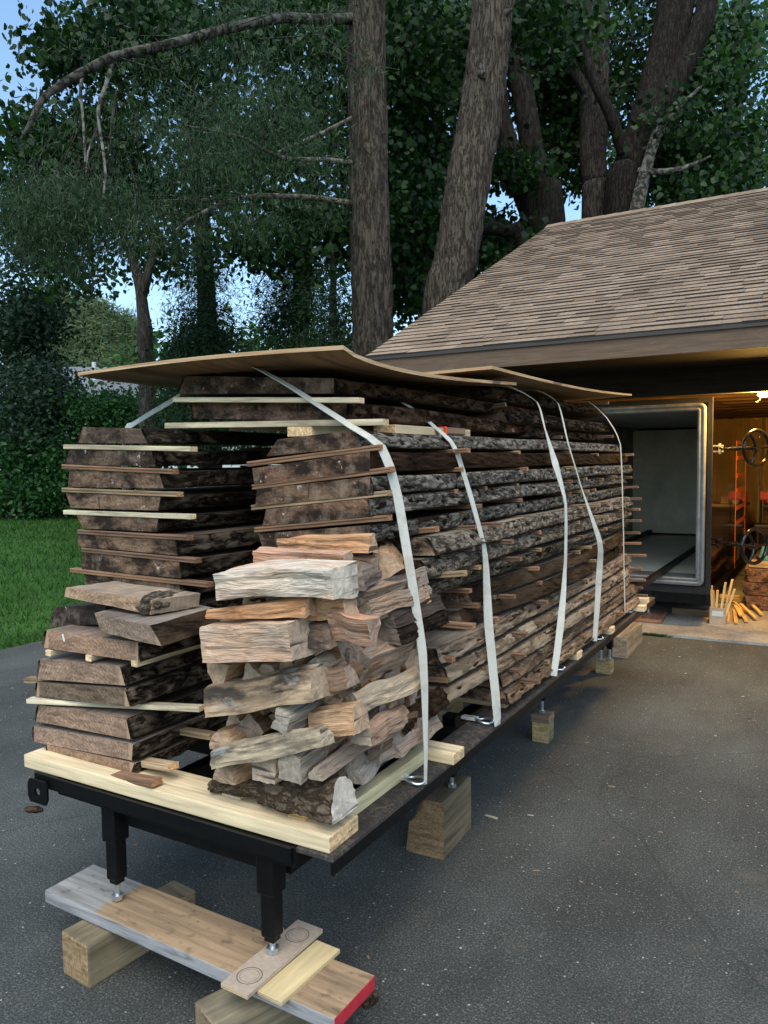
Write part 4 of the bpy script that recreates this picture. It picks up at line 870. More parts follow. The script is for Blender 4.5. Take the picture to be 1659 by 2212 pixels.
# grass blades near the driveway edge
rg = np.random.default_rng(3); N = 90000
t = rg.random(N)**1.6; gx = -6.28-t*17; gy = rg.uniform(.5, 24, N)
gx += .06*np.sin(gy*3)+np.where(gy > 5.2, .35*(gy-5.2), 0)*(t < .2)*0
keep = gy < 26; gx, gy = gx[keep], gy[keep]; N = len(gx)
h = rg.uniform(.035, .10, N)*(1+.25*np.sin(gx*2.1)*np.sin(gy*1.7)); w = rg.uniform(.004, .009, N)*(1+t[keep]*1.5); an = rg.uniform(0, 6.28, N); lx = rg.normal(0, .035, N); ly = rg.normal(0, .035, N)
V = np.zeros((N, 3, 3)); V[:, 0] = np.stack([gx-w*np.cos(an), gy-w*np.sin(an), np.full(N, -.006)], 1); V[:, 1] = np.stack([gx+w*np.cos(an), gy+w*np.sin(an), np.full(N, -.006)], 1); V[:, 2] = np.stack([gx+lx, gy+ly, h], 1)
def bigmesh(name, V, k, mats, **kw):
    """V: (n, k, 3) array of k-gons"""
    n = V.shape[0]; me = bpy.data.meshes.new(name); me.vertices.add(n*k); me.vertices.foreach_set('co', V.astype(np.float32).ravel())
    me.loops.add(n*k); me.loops.foreach_set('vertex_index', np.arange(n*k, dtype=np.int32)); me.polygons.add(n)
    me.polygons.foreach_set('loop_start', np.arange(0, n*k, k, dtype=np.int32)); me.polygons.foreach_set('loop_total', np.full(n, k, dtype=np.int32))
    me.materials.append(mats); me.update(calc_edges=True); return link(bpy.data.objects.new(name, me), **kw)
def m_leaf(name, c1, c2, c3, sc=1.5, trans=.35, spec=.25):
    g = NT(name); geo = g.t.nodes.new('ShaderNodeNewGeometry'); rnd = geo.outputs['Random Per Island']
    nz_ = g.noise(g.coord(rand=False), sc, 4, .6)
    f = g.n('Math', {0: g.n('Math', {0: rnd, 1: .6}, operation='MULTIPLY'), 1: g.n('Math', {0: nz_, 1: .6}, operation='MULTIPLY')}, operation='ADD')
    col = g.ramp(f, [(.25, c1), (.6, c2), (.95, c3)])
    d = g.n('BsdfPrincipled', {'Base Color': col, 'Roughness': .55, 'Specular IOR Level': spec}); tr = g.n('BsdfTranslucent', {'Color': g.mix(1, col, (1.0, 1.3, .5), 'MULTIPLY')})
    mx = g.n('MixShader', {0: trans, 1: d, 2: tr}); o = g.t.nodes.new('ShaderNodeOutputMaterial'); g.t.links.new(mx, o.inputs[0]); return g.m
bigmesh('grass', V, 3, m_leaf('grass_blade', (.02, .065, .012), (.045, .13, .025), (.09, .20, .05), .9), kind='stuff', label='green lawn grass left of the driveway', category=None) if 0 else link(bigmesh('grass', V, 3, m_leaf('grass_blade', (.02, .065, .012), (.045, .13, .025), (.09, .20, .05), .9)), kind='stuff', label='short green lawn grass left of the driveway', cat='grass') if 0 else None
go = bigmesh('grass', V, 3, m_leaf('grass_blade', (.015, .046, .008), (.036, .095, .016), (.07, .15, .03), .9), kind='stuff', label='short green lawn grass left of the driveway', cat='grass')
# wood chips and grit on the asphalt
N = 170; rc = random.Random(9); b = MB()
for i in range(N):
    x = rc.uniform(-3.2, 1.2) if i % 3 else rc.uniform(-1.2, .6); y = rc.uniform(.7, 7); s = rc.uniform(.0015, .0045)*(1 if rc.random() < .93 else 2)
    l = s*rc.uniform(1, 4); an = rc.uniform(0, 6.28); c, q = math.cos(an), math.sin(an); hh = rc.uniform(.002, .005)
    vs = [(x+dx*l*c-dy*s*q, y+dx*l*q+dy*s*c, z) for z in (.0005, hh) for dx, dy in ((-1, -.7), (1, -1), (.8, 1), (-.9, .8))]
    b.add(vs, [(3, 2, 1, 0), (4, 5, 6, 7), (0, 1, 5, 4), (1, 2, 6, 5), (2, 3, 7, 6), (3, 0, 4, 7)], rc.randrange(3))
b.build('wood_chips', [m_plain('chip_pale', (.45, .38, .27), .9), m_plain('chip_tan', (.26, .16, .09), .9), m_plain('chip_dark', (.05, .035, .028), .9)], kind='stuff', label='small wood chips and grit scattered over the driveway', cat='wood chips')
o = craggy(None, pZ(72, 1748, .004), (.045, .028, .004), 4, LOGBARK, None, (.4, .28, .24), 'bark_scrap'); o['label'] = 'flat piece of reddish bark on the driveway at the left'; o['category'] = 'bark scrap'
o = craggy(None, pZ(797, 2155, .012), (.022, .03, .014), 5, LOGBARK, None, (.4, .35, .3), 'bark_scrap'); o['label'] = 'dark scrap of bark beside the red end of the plank'; o['category'] = 'bark scrap'
o = craggy(None, pZ(862, 1642+6, .01), (.022, .03, .012), 6, LOGBARK, None, (.35, .25, .22), 'bark_scrap') if 0 else craggy(None, pZ(951, 1648, .01), (.024, .03, .012), 6, LOGBARK, None, (.35, .25, .22), 'bark_scrap'); o['label'] = 'dark reddish bark scrap on the driveway right of the notched block'; o['category'] = 'bark scrap'
# ================================================================== GARAGE
GW = m_grain('garage_board', 0, .55, 30, .2, .4); GWY = m_grain('garage_board_y', 1, .55, 30, .2, .4)
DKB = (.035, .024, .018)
gar = empty('garage', (-.7, 11, 0), label='brown wooden garage with a shingled roof, its wide door open', cat='garage')
def gp(b, name, mats, color=(1, 1, 1), parent=gar, **kw):
    o = b.build(name, mats, parent=parent, color=color, **kw); o.matrix_parent_inverse = Matrix.Translation(-Vector(gar.location)); return o
EX0, EX1, EY, EZ, RY, RZ2 = -3.73, 3.3, 6.2, 2.585, 11.55, 5.12
sl = (RZ2-EZ)/(RY-EY)
def rp(x, y, off=0): return (x, y, EZ+(y-EY)*sl+off)
# roof deck
b = MB(); b.add([rp(EX0+.01, EY+.01, -.03), rp(EX1, EY+.01, -.03), rp(EX1, RY, -.03), rp(EX0+.01, RY, -.03), rp(EX0+.01, EY+.01, -.012), rp(EX1, EY+.01, -.012), rp(EX1, RY, -.012), rp(EX0+.01, RY, -.012)],
    [(3, 2, 1, 0), (4, 5, 6, 7), (0, 1, 5, 4), (1, 2, 6, 5), (2, 3, 7, 6), (3, 0, 4, 7)])
b.add([(EX0, RY+.02, RZ2-.02), (EX1, RY+.02, RZ2-.02), (EX1, 2*RY-EY, EZ), (EX0, 2*RY-EY, EZ)], [(0, 1, 2, 3)])
g = NT('roof_deck'); ROOFD = g.fin((.06, .045, .035), .9); roof = gp(b, 'roof', ROOFD)
# shingles: courses of tabs, one mesh; random shade per tab
g = NT('shingle'); geo = g.t.nodes.new('ShaderNodeNewGeometry'); rn = geo.outputs['Random Per Island']
gr = g.noise(g.coord(rand=False), 210, 4, .8); gm = g.noise(g.coord(rand=False), 26, 4, .6)
c = g.ramp(rn, [(0, (.205, .142, .095)), (.2, (.23, .162, .110)), (.45, (.265, .190, .131)), (.8, (.29, .21, .146)), (1, (.315, .232, .163))])
c = g.mix(1, c, g.ramp(gr, [(.32, .6), (.66, 1.35)]), 'MULTIPLY'); c = g.mix(1, c, g.ramp(gm, [(.3, .85), (.7, 1.1)]), 'MULTIPLY')
st_ = g.noise(g.coord((1, .12, .12), rand=False), 3, 5, .6); c = g.mix(1, c, g.ramp(st_, [(.35, .84), (.65, 1.08)]), 'MULTIPLY')
SHING = g.fin(c, .95, g.bump(gr, .8, .004), **{'Specular IOR Level': .15})
rsg = random.Random(21); b = MB(); SL = math.hypot(RY-EY, RZ2-EZ); ex = .118; uy, uz = (RY-EY)/SL, (RZ2-EZ)/SL; s = -.02; row = 0
while s < SL-.02:
    e = min(ex, SL-s); x = EX0-.03-rsg.random()*.1
    s0 = s
    while x < EX1:
        wd = rsg.choice([.14, .17, .22, .28, .33]); x0 = max(x, EX0-.03); x1 = x+wd
        if x1 > x0+.01:
            lift = .010 if rsg.random() < .5 else .016; ds = rsg.uniform(-.002, .002)
            lo, hi = s0+ds, s0+e+.006
            def pt(xx, ss, off): return (xx, EY+uy*ss-uz*off, EZ+uz*ss+uy*off)
            q = [pt(x0, lo, lift), pt(x1-.0015, lo, lift), pt(x1-.0015, hi, .0015), pt(x0, hi, .0015), pt(x0, lo, -.004), pt(x1-.0015, lo, -.004), pt(x1-.0015, hi, -.008), pt(x0, hi, -.008)]
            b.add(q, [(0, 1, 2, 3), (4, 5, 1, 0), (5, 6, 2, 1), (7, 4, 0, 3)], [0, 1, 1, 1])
        x += wd
    s += ex; row += 1
gp(b, 'shingles', [SHING, m_plain('shingle_butt', (.05, .04, .033), .95)], parent=roof).matrix_parent_inverse = Matrix.Identity(4)  # naturally dark butt edges, their colour also painting the shadow line under each course
b = MB(); x = EX0-.04
while x < EX1:    # ridge cap
    w = .20; b.add([(x, RY-.14, RZ2-.14*sl+.012), (x+w+.05, RY-.14, RZ2-.14*sl+.018), (x+w+.05, RY, RZ2+.034), (x, RY, RZ2+.026), (x, RY+.14, RZ2-.14*sl+.01), (x+w+.05, RY+.14, RZ2-.14*sl+.016)], [(0, 1, 2, 3), (3, 2, 5, 4)]); x += w
gp(b, 'ridge_cap', SHING, parent=roof).matrix_parent_inverse = Matrix.Identity(4)
g = NT('fascia_paint'); v = g.coord((.25, 1, 1), rand=False); a = g.noise(v, 14, 8, .75, 1.2); f_ = g.noise(g.coord((.05, 1, 1), rand=False), 60, 6, .6)
c = g.mix(1, (.135, .083, .050), g.ramp(f_, [(.3, .6), (.7, 1.2)]), 'MULTIPLY'); c = g.mix(g.ramp(a, [(.56, 0), (.78, .5)]), c, (.24, .20, .165)); FASC = g.fin(c, .8, g.bump(f_, .3, .004))
b = MB(); b.box(EX0+.02, EX1, EY+.0, EY+.03, 2.395, 2.572, .003); gp(b, 'fascia_board', FASC)
b = MB(); b.box(EX0+.0, EX1, EY-.016, EY-.001, 2.545, 2.583, .002); gp(b, 'drip_edge', m_plain('dark_drip_edge', (.045, .035, .03), .6))
b = MB()
for x in (EX0-.002,):
    b.add([(x, EY+.03, 2.42), (x+.03, EY+.03, 2.42), (x+.03, RY, RZ2-.19), (x, RY, RZ2-.19), (x, EY+.03, 2.565), (x+.03, EY+.03, 2.565), (x+.03, RY, RZ2-.035), (x, RY, RZ2-.035)], [(3, 2, 1, 0), (4, 5, 6, 7), (0, 1, 5, 4), (1, 2, 6, 5), (2, 3, 7, 6), (3, 0, 4, 7)])
gp(b, 'rake_board', FASC)
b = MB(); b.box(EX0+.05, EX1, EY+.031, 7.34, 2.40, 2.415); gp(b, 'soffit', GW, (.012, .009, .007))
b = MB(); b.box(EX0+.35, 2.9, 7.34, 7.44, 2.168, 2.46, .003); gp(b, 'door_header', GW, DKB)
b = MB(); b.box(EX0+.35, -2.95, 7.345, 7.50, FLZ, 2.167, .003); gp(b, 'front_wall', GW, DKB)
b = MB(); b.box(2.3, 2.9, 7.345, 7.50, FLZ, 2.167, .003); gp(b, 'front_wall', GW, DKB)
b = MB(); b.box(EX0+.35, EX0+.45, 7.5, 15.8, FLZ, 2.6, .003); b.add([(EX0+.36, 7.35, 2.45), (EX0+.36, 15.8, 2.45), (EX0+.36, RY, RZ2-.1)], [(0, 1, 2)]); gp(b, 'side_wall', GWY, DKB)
INW = (.72, .46, .18)
b = MB()
for k in range(24): x = EX0+.46+k*.27; b.box(x, x+.264, 15.70, 15.72, FLZ, 2.62)
gp(b, 'back_wall', m_grain('inner_board_z', 2, .5, 22, .2, .4), INW)
b = MB()
for k in range(30): y = 7.5+k*.275; b.box(1.90, 1.92, y, y+.27, FLZ, 2.62)
gp(b, 'side_wall', m_grain('inner_board_side', 2, .5, 22, .2, .4), INW)
for k in range(12): 
    b = MB(); y = 7.9+k*.61; b.box(1.80, 1.899, y, y+.045, FLZ, 2.5, .003); gp(b, 'wall_stud', m_grain('stud', 2, .6, 30, .2, .2) if k == 0 else bpy.data.materials['stud'], (.5, .33, .15))
for k in range(7):
    b = MB(); x = -1.1+k*.5; b.box(x, x+.045, 15.6, 15.699, FLZ, 2.5, .003); gp(b, 'wall_stud', bpy.data.materials['stud'], (.5, .33, .15))
for k in range(14):
    b = MB(); y = 7.6+k*.61; b.box(EX0+.46, 1.9, y, y+.045, 2.32, 2.50, .003); gp(b, 'ceiling_joist', GW, (.2, .11, .05))
b = MB()
for k in range(36): y = 7.45+k*.235; b.box(EX0+.46, 1.9, y, y+.23, 2.503, 2.52)
gp(b, 'ceiling', GW, (.16, .09, .04))
# ------------------------------------------------------------------ KILN
kx0, kx1, ky0, ky1, kz0, kz1 = -2.66, -.945, 7.66, 13.1, .36, 2.16
kiln = empty('vacuum_kiln', (-1.8, 10.3, 0), label='large steel drying kiln with an open square mouth inside the garage', cat='kiln')
def kp(b, name, mats, color=(1, 1, 1), parent=None, **kw):
    o = b.build(name, mats, parent=parent or kiln, color=color, **kw)
    o.matrix_parent_inverse = Matrix.Translation(-Vector(kiln.location)) if parent is None else Matrix.Identity(4); return o
DKSTEEL = m_plain('dark_steel', (.02, .02, .021), .5, .3, .3, 12)
g = NT('mirror_panel'); a = g.noise(g.coord((1, .5, .5), rand=False), 2.2, 3, .5); PANEL = g.fin((.42, .40, .36), .06, g.bump(a, .12, .05), Metallic=1.0)
b = MB(); b.box(kx0, kx1-.004, ky0+.03, ky1, kz1-.06, kz1); b.box(kx0, kx0+.05, ky0+.03, ky1, kz0, kz1-.061); b.box(kx1-.06, kx1-.004, ky0+.03, ky1, kz0, kz1-.061)
b.box(kx0+.051, kx1-.061, ky0+.03, ky1, kz0, kz0+.06); b.box(kx0+.051, kx1-.061, 12.3, ky1, kz0+.061, kz1-.061)
kp(b, 'shell', DKSTEEL)
for i, (y0, y1) in enumerate([(7.70, 9.0), (9.003, 10.6), (10.603, 13.09)]):
    b = MB(); b.box(kx1-.003, kx1, y0, y1, kz0+.0, kz1, 0); kp(b, 'side_panel', PANEL)
b = MB(); b.box(kx0-.01, kx1+.012, ky0, ky0+.04, kz1-.045, kz1+.005, .003); b.box(kx1-.03, kx1+.012, ky0, ky0+.04, kz0-.03, kz1-.0455, .003); b.box(kx0-.01, kx0+.03, ky0, ky0+.04, kz0-.03, kz1-.0455, .003); b.box(kx0+.031, kx1-.031, ky0, ky0+.04, kz0-.03, kz0+.04, .003)
kp(b, 'front_flange', DKSTEEL)
# rounded rectangular steel door frame
def rrect(x0, x1, z0, z1, r, n=8):
    P = []
    for cx, cz, a0 in ((x1-r, z1-r, 0), (x0+r, z1-r, 90), (x0+r, z0+r, 180), (x1-r, z0+r, 270)):
        for k in range(n+1): t = math.radians(a0+90*k/n); P.append((cx+r*math.cos(t), cz+r*math.sin(t)))
    return P
rings = []
fx0, fx1, fz0, fz1 = -2.63, -.985, .412, 2.112
for off, y, r in ((0, ky0-.002, .055), (0, ky0-.038, .055), (.006, ky0-.045, .05), (.034, ky0-.047, .035), (.037, ky0-.042, .03), (.043, ky0-.042, .028), (.046, ky0-.047, .025), (.068, ky0-.045, .015), (.074, ky0-.035, .012), (.074, ky0+.25, .012)):
    rings.append([(x, y, z) for x, z in rrect(fx0+off, fx1-off, fz0+off, fz1-off, r)])
m_ = len(rings[0]); vs = [p for r in rings for p in r]; fs = []
for j in range(len(rings)-1):
    for i in range(m_): fs.append((j*m_+i, (j+1)*m_+i, (j+1)*m_+(i+1) % m_, j*m_+(i+1) % m_))
g = NT('brushed_frame'); a = g.noise(g.coord((3, 3, .3), rand=False), 30, 6, .7); bl = g.noise(g.coord(rand=False), 5, 5, .7)
c = g.mix(1, (.27, .27, .265), g.ramp(bl, [(.3, .55), (.7, 1.35)]), 'MULTIPLY'); FRM = g.fin(c, .42, g.bump(a, .15, .003), Metallic=.55)
b = MB(); b.add(vs, fs, 0, True); kp(b, 'door_frame', FRM)
g = NT('kiln_liner'); a = g.noise(g.coord(rand=False), 3, 6, .7); sp = g.noise(g.coord(rand=False), 22, 5, .6)
c = g.mix(1, (.82, .77, .60), g.ramp(a, [(.3, .75), (.7, 1.1)]), 'MULTIPLY'); c = g.mix(g.ramp(sp, [(.68, 0), (.74, .5)]), c, (.1, .09, .07)); LINER = g.fin(c, .5)
b = MB(); b.box(-2.55, -1.07, 11.9, 11.92, .5, 2.02); kp(b, 'rear_panel', LINER)
b = MB(); b.box(-2.57, -1.055, 7.9, 12.29, .425, .468); kp(b, 'floor_plate', LINER)
b = MB(); b.box(-2.57, -2.555, 7.9, 12.29, .469, 2.05); b.box(-1.07, -1.056, 7.9, 12.29, .469, 2.05); b.box(-2.57, -1.056, 7.9, 12.29, 2.051, 2.07); kp(b, 'liner', m_plain('dark_liner', (.26, .26, .24), .5, .2, .3, 4))
for x in (-1.36, -2.27):
    b = MB(); b.box(x-.02, x+.02, 5.96, 11.8, .50, .555, .003); kp(b, 'track', STEEL_BLACK)
b = MB(); b.box(-2.3, -2.22, 11.6, 11.7, .49, .56, .004); kp(b, 'stop_block', STEEL_BLACK)
b = MB(); b.box(kx0+.15, kx1-.1, 8.3, 12.9, .12, kz0-.001); kp(b, 'base_frame', DKSTEEL)
for x, y in ((-1.53, 7.9), (-2.4, 7.9), (-1.0, 8.25)):
    b = MB(); b.box(x-.04, x+.04, y-.04, y+.04, .13, kz0-.001, .004); b.tube([(x, y, .065), (x, y, .1299)], .011, 10, mi=1); b.tube([(x, y, .064), (x, y, .078)], .02, 6, mi=1, sm=False); kp(b, 'levelling_foot', [DKSTEEL, ZINC])
# hand wheels on side arms
def hand_wheel(z):
    w = empty('clamp', (0, 0, 0), parent=kiln); w.matrix_parent_inverse = Matrix.Translation(-Vector(kiln.location)); w.location = (kx1+.06, 7.79, 0); w.rotation_euler = (0, 0, -.62); X0 = kx1+.06; y = 0
    BL = m_plain('gloss_black', (.008, .008, .009), .12) if 'gloss_black' not in bpy.data.materials else bpy.data.materials['gloss_black']
    def wp(b, n, m): o = b.build(n, m, parent=w); return o
    b = MB(); b.tube([(-.03, y, z), (.13, y, z)], .012, 10, mi=0); b.tube([(.13, y, z), (.20, y, z)], .019, 12); b.tube([(.20, y, z), (.385, y, z)], .0155, 12); b.tube([(.185, y, z), (.215, y, z)], .024, 12); b.tube([(.25, y, z), (.27, y, z)], .022, 12)
    wp(b, 'spindle', BL)
    b = MB(); b.box(-.055, .02, y-.03, y+.03, z-.034, z-.018, .002); b.box(-.055, .02, y-.03, y+.03, z+.018, z+.034, .002); b.tube([(0, y, z-.05), (0, y, z+.05)], .012, 10); wp(b, 'clevis', ZINC if z > 1.2 else BL)
    b = MB(); xw = .40; R_ = .155
    b.tube([(xw, y+R_*math.cos(t), z+R_*math.sin(t)) for t in [k*math.pi/20 for k in range(41)]], .0165, 12, cap=False)
    b.tube([(xw-.03, y, z), (xw+.02, y, z)], .032, 16)
    for k in range(3):
        t = math.radians(90+35+120*k); b.tube([(xw, y+.02*math.cos(t), z+.02*math.sin(t)), (xw+.01, y+.08*math.cos(t), z+.08*math.sin(t)), (xw, y+R_*math.cos(t), z+R_*math.sin(t))], [.017, .012, .014], 8)
    wp(b, 'wheel_rim', BL)
hand_wheel(1.69); hand_wheel(.815)
# orange lettering and ladder graphic on the side panel
ORP = m_plain('orange_vinyl', (.80, .16, .02), .5)
def pside(x, y): return pX(x, y, kx1)
def txt(body, size, y, z, rot=0, w=1):
    cu = bpy.data.curves.new('t', 'FONT'); cu.body = body; cu.size = size; cu.extrude = .0008; cu.offset = .001
    t = bpy.data.objects.new('t', cu); COL.objects.link(t); dg = bpy.context.evaluated_depsgraph_get(); me = bpy.data.meshes.new_from_object(t.evaluated_get(dg)); bpy.data.objects.remove(t)
    me.materials.clear(); me.materials.append(ORP); o = bpy.data.objects.new('lettering', me); link(o, parent=kiln); o.matrix_parent_inverse = Matrix.Translation(-Vector(kiln.location))
    Mx = Matrix(((0, 0, 1), (1, 0, 0), (0, 1, 0))).to_4x4()
    o.matrix_local = Matrix.Translation((kx1+.002, y, z)) @ Mx @ Matrix.Rotation(rot, 4, 'Z') @ Matrix.Diagonal((w, 1, 1, 1)); return o
y0 = pside(1646-1600+1600-4, 1000)[1]
ya = pside((2780+500/4.254)/1.8228, 1050)[1]; yb = pside((2780+660/4.254)/1.8228, 1050)[1]
def zat(px, py, yq): return pX((2780+px/4.254)/1.8228, (1640+py/4.254)/1.8228, kx1)[2]
b = MB()
def bar(yl, yr, z0, z1): b.box(kx1+.0005, kx1+.0025, yl, yr, z0, z1)
ztop = zat(500, 400, 0); zt2 = zat(500, 460, 0); zb1 = zat(495, 1760, 0); zb2 = zat(495, 1830, 0)
bar(ya, yb, zt2, ztop); bar(ya, yb, zb2, zb1)
bar(ya, ya+.03, zb1+.0005, zt2-.0005); bar(yb-.03, yb, zb1+.0005, zt2-.0005); bar(ya, ya+.02, zb2-.5, zb2-.0005); bar(yb-.02, yb, zb2-.5, zb2-.0005)
for p0, p1 in ((655, 725), (955, 1025), (1200, 1268), (1500, 1565)):
    bar(ya+.12, yb-.12, zat(520, p1, 0), zat(520, p0, 0))
kp(b, 'ladder_graphic', ORP)
Lw_ = yb-ya
txt('start drying', .20, ya+.02, zat(510, 330, 0), 0, (Lw_-.04)/1.02)
txt('CAPACITY', .42, yb-.25, zb2-.55, math.pi/2, .8) if 0 else txt('EZY', .40, ya+.15, zb2-.42, 0, (Lw_-.2)/.85)
# ------------------------------------------------------------------ things in the garage
BLB = pY(1650, 850, 7.56)
g = NT('bulb_glow'); em = g.n('Emission', {'Color': (1.0, .62, .18, 1), 'Strength': 28.}); oo = g.t.nodes.new('ShaderNodeOutputMaterial'); g.t.links.new(em, oo.inputs[0]); GLOW = g.m
lampo = empty('ceiling_lamp', BLB, label='glowing yellow bulb hanging below the garage door header at the right', cat='lamp')
b = MB(); b.tube([(0, 0, .03), (0, 0, .018), (0, 0, -.01), (0, 0, -.026), (0, 0, -.033)], [.02, .036, .052, .036, .008], 16); b.build('bulb', GLOW, parent=lampo)
b = MB(); b.tube([(0, 0, .031), (0, 0, .09)], .019, 12); b.tube([(0, 0, .09), (0, 0, .25)], .004, 8); b.build('socket', m_plain('lamp_socket', (.4, .36, .3), .6), parent=lampo)
b = MB(); b.tube([(-.02, 0, -.02), (-.035, .0, -.06), (-.06, 0, -.075)], .003, 6); b.build('pull_cord', m_plain('cord', (.6, .55, .4), .7), parent=lampo)
ld = bpy.data.lights.new('bulb_light', 'POINT'); ld.energy = 190; ld.color = (1, .55, .12); ld.shadow_soft_size = .12; lo = bpy.data.objects.new('bulb_light', ld); COL.objects.link(lo); lo.location = BLB+Vector((.0, .05, -.0))
# slabs on the garage floor at the right
for k, (z0, z1, dx, lb) in enumerate([(.03, .17, 0, 'lowest'), (.18, .31, .03, 'middle'), (.32, .45, .0, 'upper')]):
    slab('%s of the three thick dark slabs stacked on the garage floor under the lamp' % lb, [(-.73-dx, z1), (.5, z1), (.5, z0), (-.70-dx, z0)], 8.75, 11.0, (.16, .10, .075), 'sawn', seed=90+k, amp=.02, group='dark slabs on the garage floor', left=True, barkcol=(.7, .5, .4), endmat=END_OLD)
block('pale beam on top of the dark slabs in the garage', -.70, .3, 8.8, 8.95, .46, .53, (.42, .32, .2), 0, 0, c=.004)
YS = (.72, .44, .14)
def board(label, p, q, w, t, col=YS, **kw):
    P, Q = Vector(p), Vector(q); d = Q-P; L = d.length
    b = MB(); b.box(-L/2, L/2, -w/2, w/2, -t/2, t/2, .002, 0, 0)
    o = b.build('board', [W_GRAIN, E_PLAIN], label=label, cat='board', color=col, **kw)
    X = d.normalized(); Z = Vector((0, 0, 1)) if abs(X.z) < .9 else Vector((1, 0, 0)); Y = Z.cross(X).normalized(); Z = X.cross(Y)
    M3 = Matrix((X, Y, Z)).transposed().to_4x4(); M3.translation = (P+Q)/2; o.matrix_world = M3; return o
# bundle of offcut sticks, some upright in a box, some fanned on the floor
bx = pZ(1549, 1350, FLZ)
o = empty('cardboard_box', (bx.x, bx.y+.12, FLZ), label='small worn cardboard box of offcuts at the foot of the kiln', cat='box')
CB = m_plain('cardboard', (.42, .32, .21), .9, 0, .15)
b = MB(); b.box(-.07, .07, -.10, -.094, .001, .16); b.box(-.07, .07, .094, .10, .001, .16); b.box(-.07, -.064, -.0939, .0939, .001, .16); b.box(.064, .07, -.0939, .0939, .001, .16); b.box(-.0635, .0635, -.0935, .0935, .001, .006); b.build('box_wall', CB, parent=o)
b = MB(); b.box(-.05, .05, -.1015, -.1005, .08, .13); b.build('white_label', m_plain('paper', (.6, .6, .58), .8), parent=o)
for k, (dx, dy, h, tx) in enumerate([(-.045, -.05, .36, -.02), (-.02, -.05, .32, .01), (.01, -.05, .40, .05), (.04, -.04, .34, .1), (-.03, .03, .3, -.03), (.03, .04, .42, .08)]):
    board('upright pale stick number %s from the left in the cardboard box' % ['one', 'two', 'three', 'four', 'five', 'six'][k], (bx.x+dx, bx.y+.12+dy, FLZ+.008), (bx.x+dx+tx, bx.y+.12+dy+.01, FLZ+h), .03, .02, (.74, .52, .24), group='upright sticks in the cardboard box')
fan = [((1574, 1345), (1571, 1310)), ((1590, 1346), (1586, 1315)), ((1612, 1342), (1596, 1312)), ((1614, 1322), (1584, 1300)), ((1632, 1336), (1600, 1305)), ((1644, 1326), (1618, 1300)), ((1600, 1330), (1588, 1308))]
for k, (a, c_) in enumerate(fan):
    A = pZ(*a, FLZ+.012+.004*k); B = pZ(*c_, FLZ+.025+.006*k)
    board('%s stick of the fan of orange lit sticks on the concrete, counted from the box' % ['first', 'second', 'third', 'fourth', 'fifth', 'sixth', 'seventh'][k], A, B, .032, .019, (.62, .40, .17), group='fan of sticks on the garage floor')
block('reddish brown board under the kiln foot', -1.66, -1.37, 7.62, 8.1, FLZ+.001, .062, (.30, .16, .10), .08, 1, c=.003)
block('low brown board farther back beneath the kiln mouth', -1.35, -.98, 8.15, 8.27, FLZ+.001, .09, (.20, .14, .09), 0, 0, c=.003)
block('short stick poking out from under the kiln side', -1.0, -.80, 9.0, 9.05, .08, .12, (.55, .36, .14), 0, 0, c=.002)
for k in range(7):
    y = 8.1+k*.05; board('long yellow board leaning upright on the garage side wall, part of a bundle', (1.55, y+.5, FLZ), (1.76, y+.5+.02*k, 1.25+.05*(k % 3)), .035, .02, (.80, .52, .16), group='bundle of yellow boards on the side wall')
shelf = empty('wall_shelf', (1.65, 11, 1.2), label='long wooden shelf on the garage side wall, mostly seen mirrored in the kiln', cat='shelf')
b = MB(); b.box(-.25, .14, -3, 3, -.02, .02, .003); b.box(-.255, -.2501, -3, 3, -.06, .03, .001); b.build('shelf_board', GWY, parent=shelf, color=(.62, .42, .18))
for y in (-2.8, 0, 2.8): b = MB(); b.box(-.2, .1, y-.02, y+.02, -.3, -.0205, .002); b.build('bracket', GWY, parent=shelf, color=(.5, .33, .15))
rr_ = random.Random(4)
for k in range(14):
    y = 8.4+k*.42; h = rr_.uniform(.1, .3); c = rr_.choice([(.5, .05, .02), (.05, .12, .06), (.5, .4, .25), (.08, .08, .09), (.6, .3, .05)])
    cn = empty('paint_can', (1.60, y, 1.2205), label='can or jar standing on the long garage shelf', cat='can', group='cans on the garage shelf')
    b = MB(); b.tube([(0, 0, 0), (0, 0, h)], .06, 14); b.build('can_body', m_plain('can_%d' % k, c, .4), parent=cn); b = MB(); b.tube([(0, 0, h+.0005), (0, 0, h+.02)], .05, 14); b.build('lid', ZINC, parent=cn)
# back of the garage: bench, red chair, green machine
bench = empty('workbench', (-.45, 13.0, 0), label='cluttered workbench at the back of the garage beyond the kiln', cat='workbench')
b = MB(); b.box(-.38, 1.8, -.35, .35, .86, .90, .003); b.build('bench_top', GW, parent=bench, color=(.5, .36, .18))
for x in (-.33, .7, 1.7): b = MB(); b.box(x, x+.08, -.3, -.22, FLZ, .8595, .002); b.build('leg', bpy.data.materials['stud'], parent=bench, color=(.4, .27, .13))
b = MB(); b.box(-.38, 1.8, -.352, -.3505, .3, .86); b.build('front_board', GW, parent=bench, color=(.12, .08, .05))
for k, (x, h, r, c, lb) in enumerate([(-.78, .22, .05, (.5, .08, .03), 'red tin'), (-.66, .14, .04, (.6, .5, .3), 'pale jar'), (-.58, .3, .035, (.1, .2, .12), 'green bottle'), (-.5, .12, .06, (.55, .3, .1), 'orange pot')]):
    o = empty('jar', (x, 12.85, .9005), label='%s on the workbench at the back of the garage' % lb, cat='jar')
    b = MB(); b.tube([(0, 0, 0), (0, 0, h*.7), (0, 0, h*.85)], [r, r, r*.5], 14); b.build('jar_body', m_plain('jar_%d' % k, c, .3), parent=o); b = MB(); b.tube([(0, 0, h*.851), (0, 0, h)], r*.5, 12); b.build('cap', m_plain('cap_%d' % k, (.3, .28, .25), .5), parent=o)
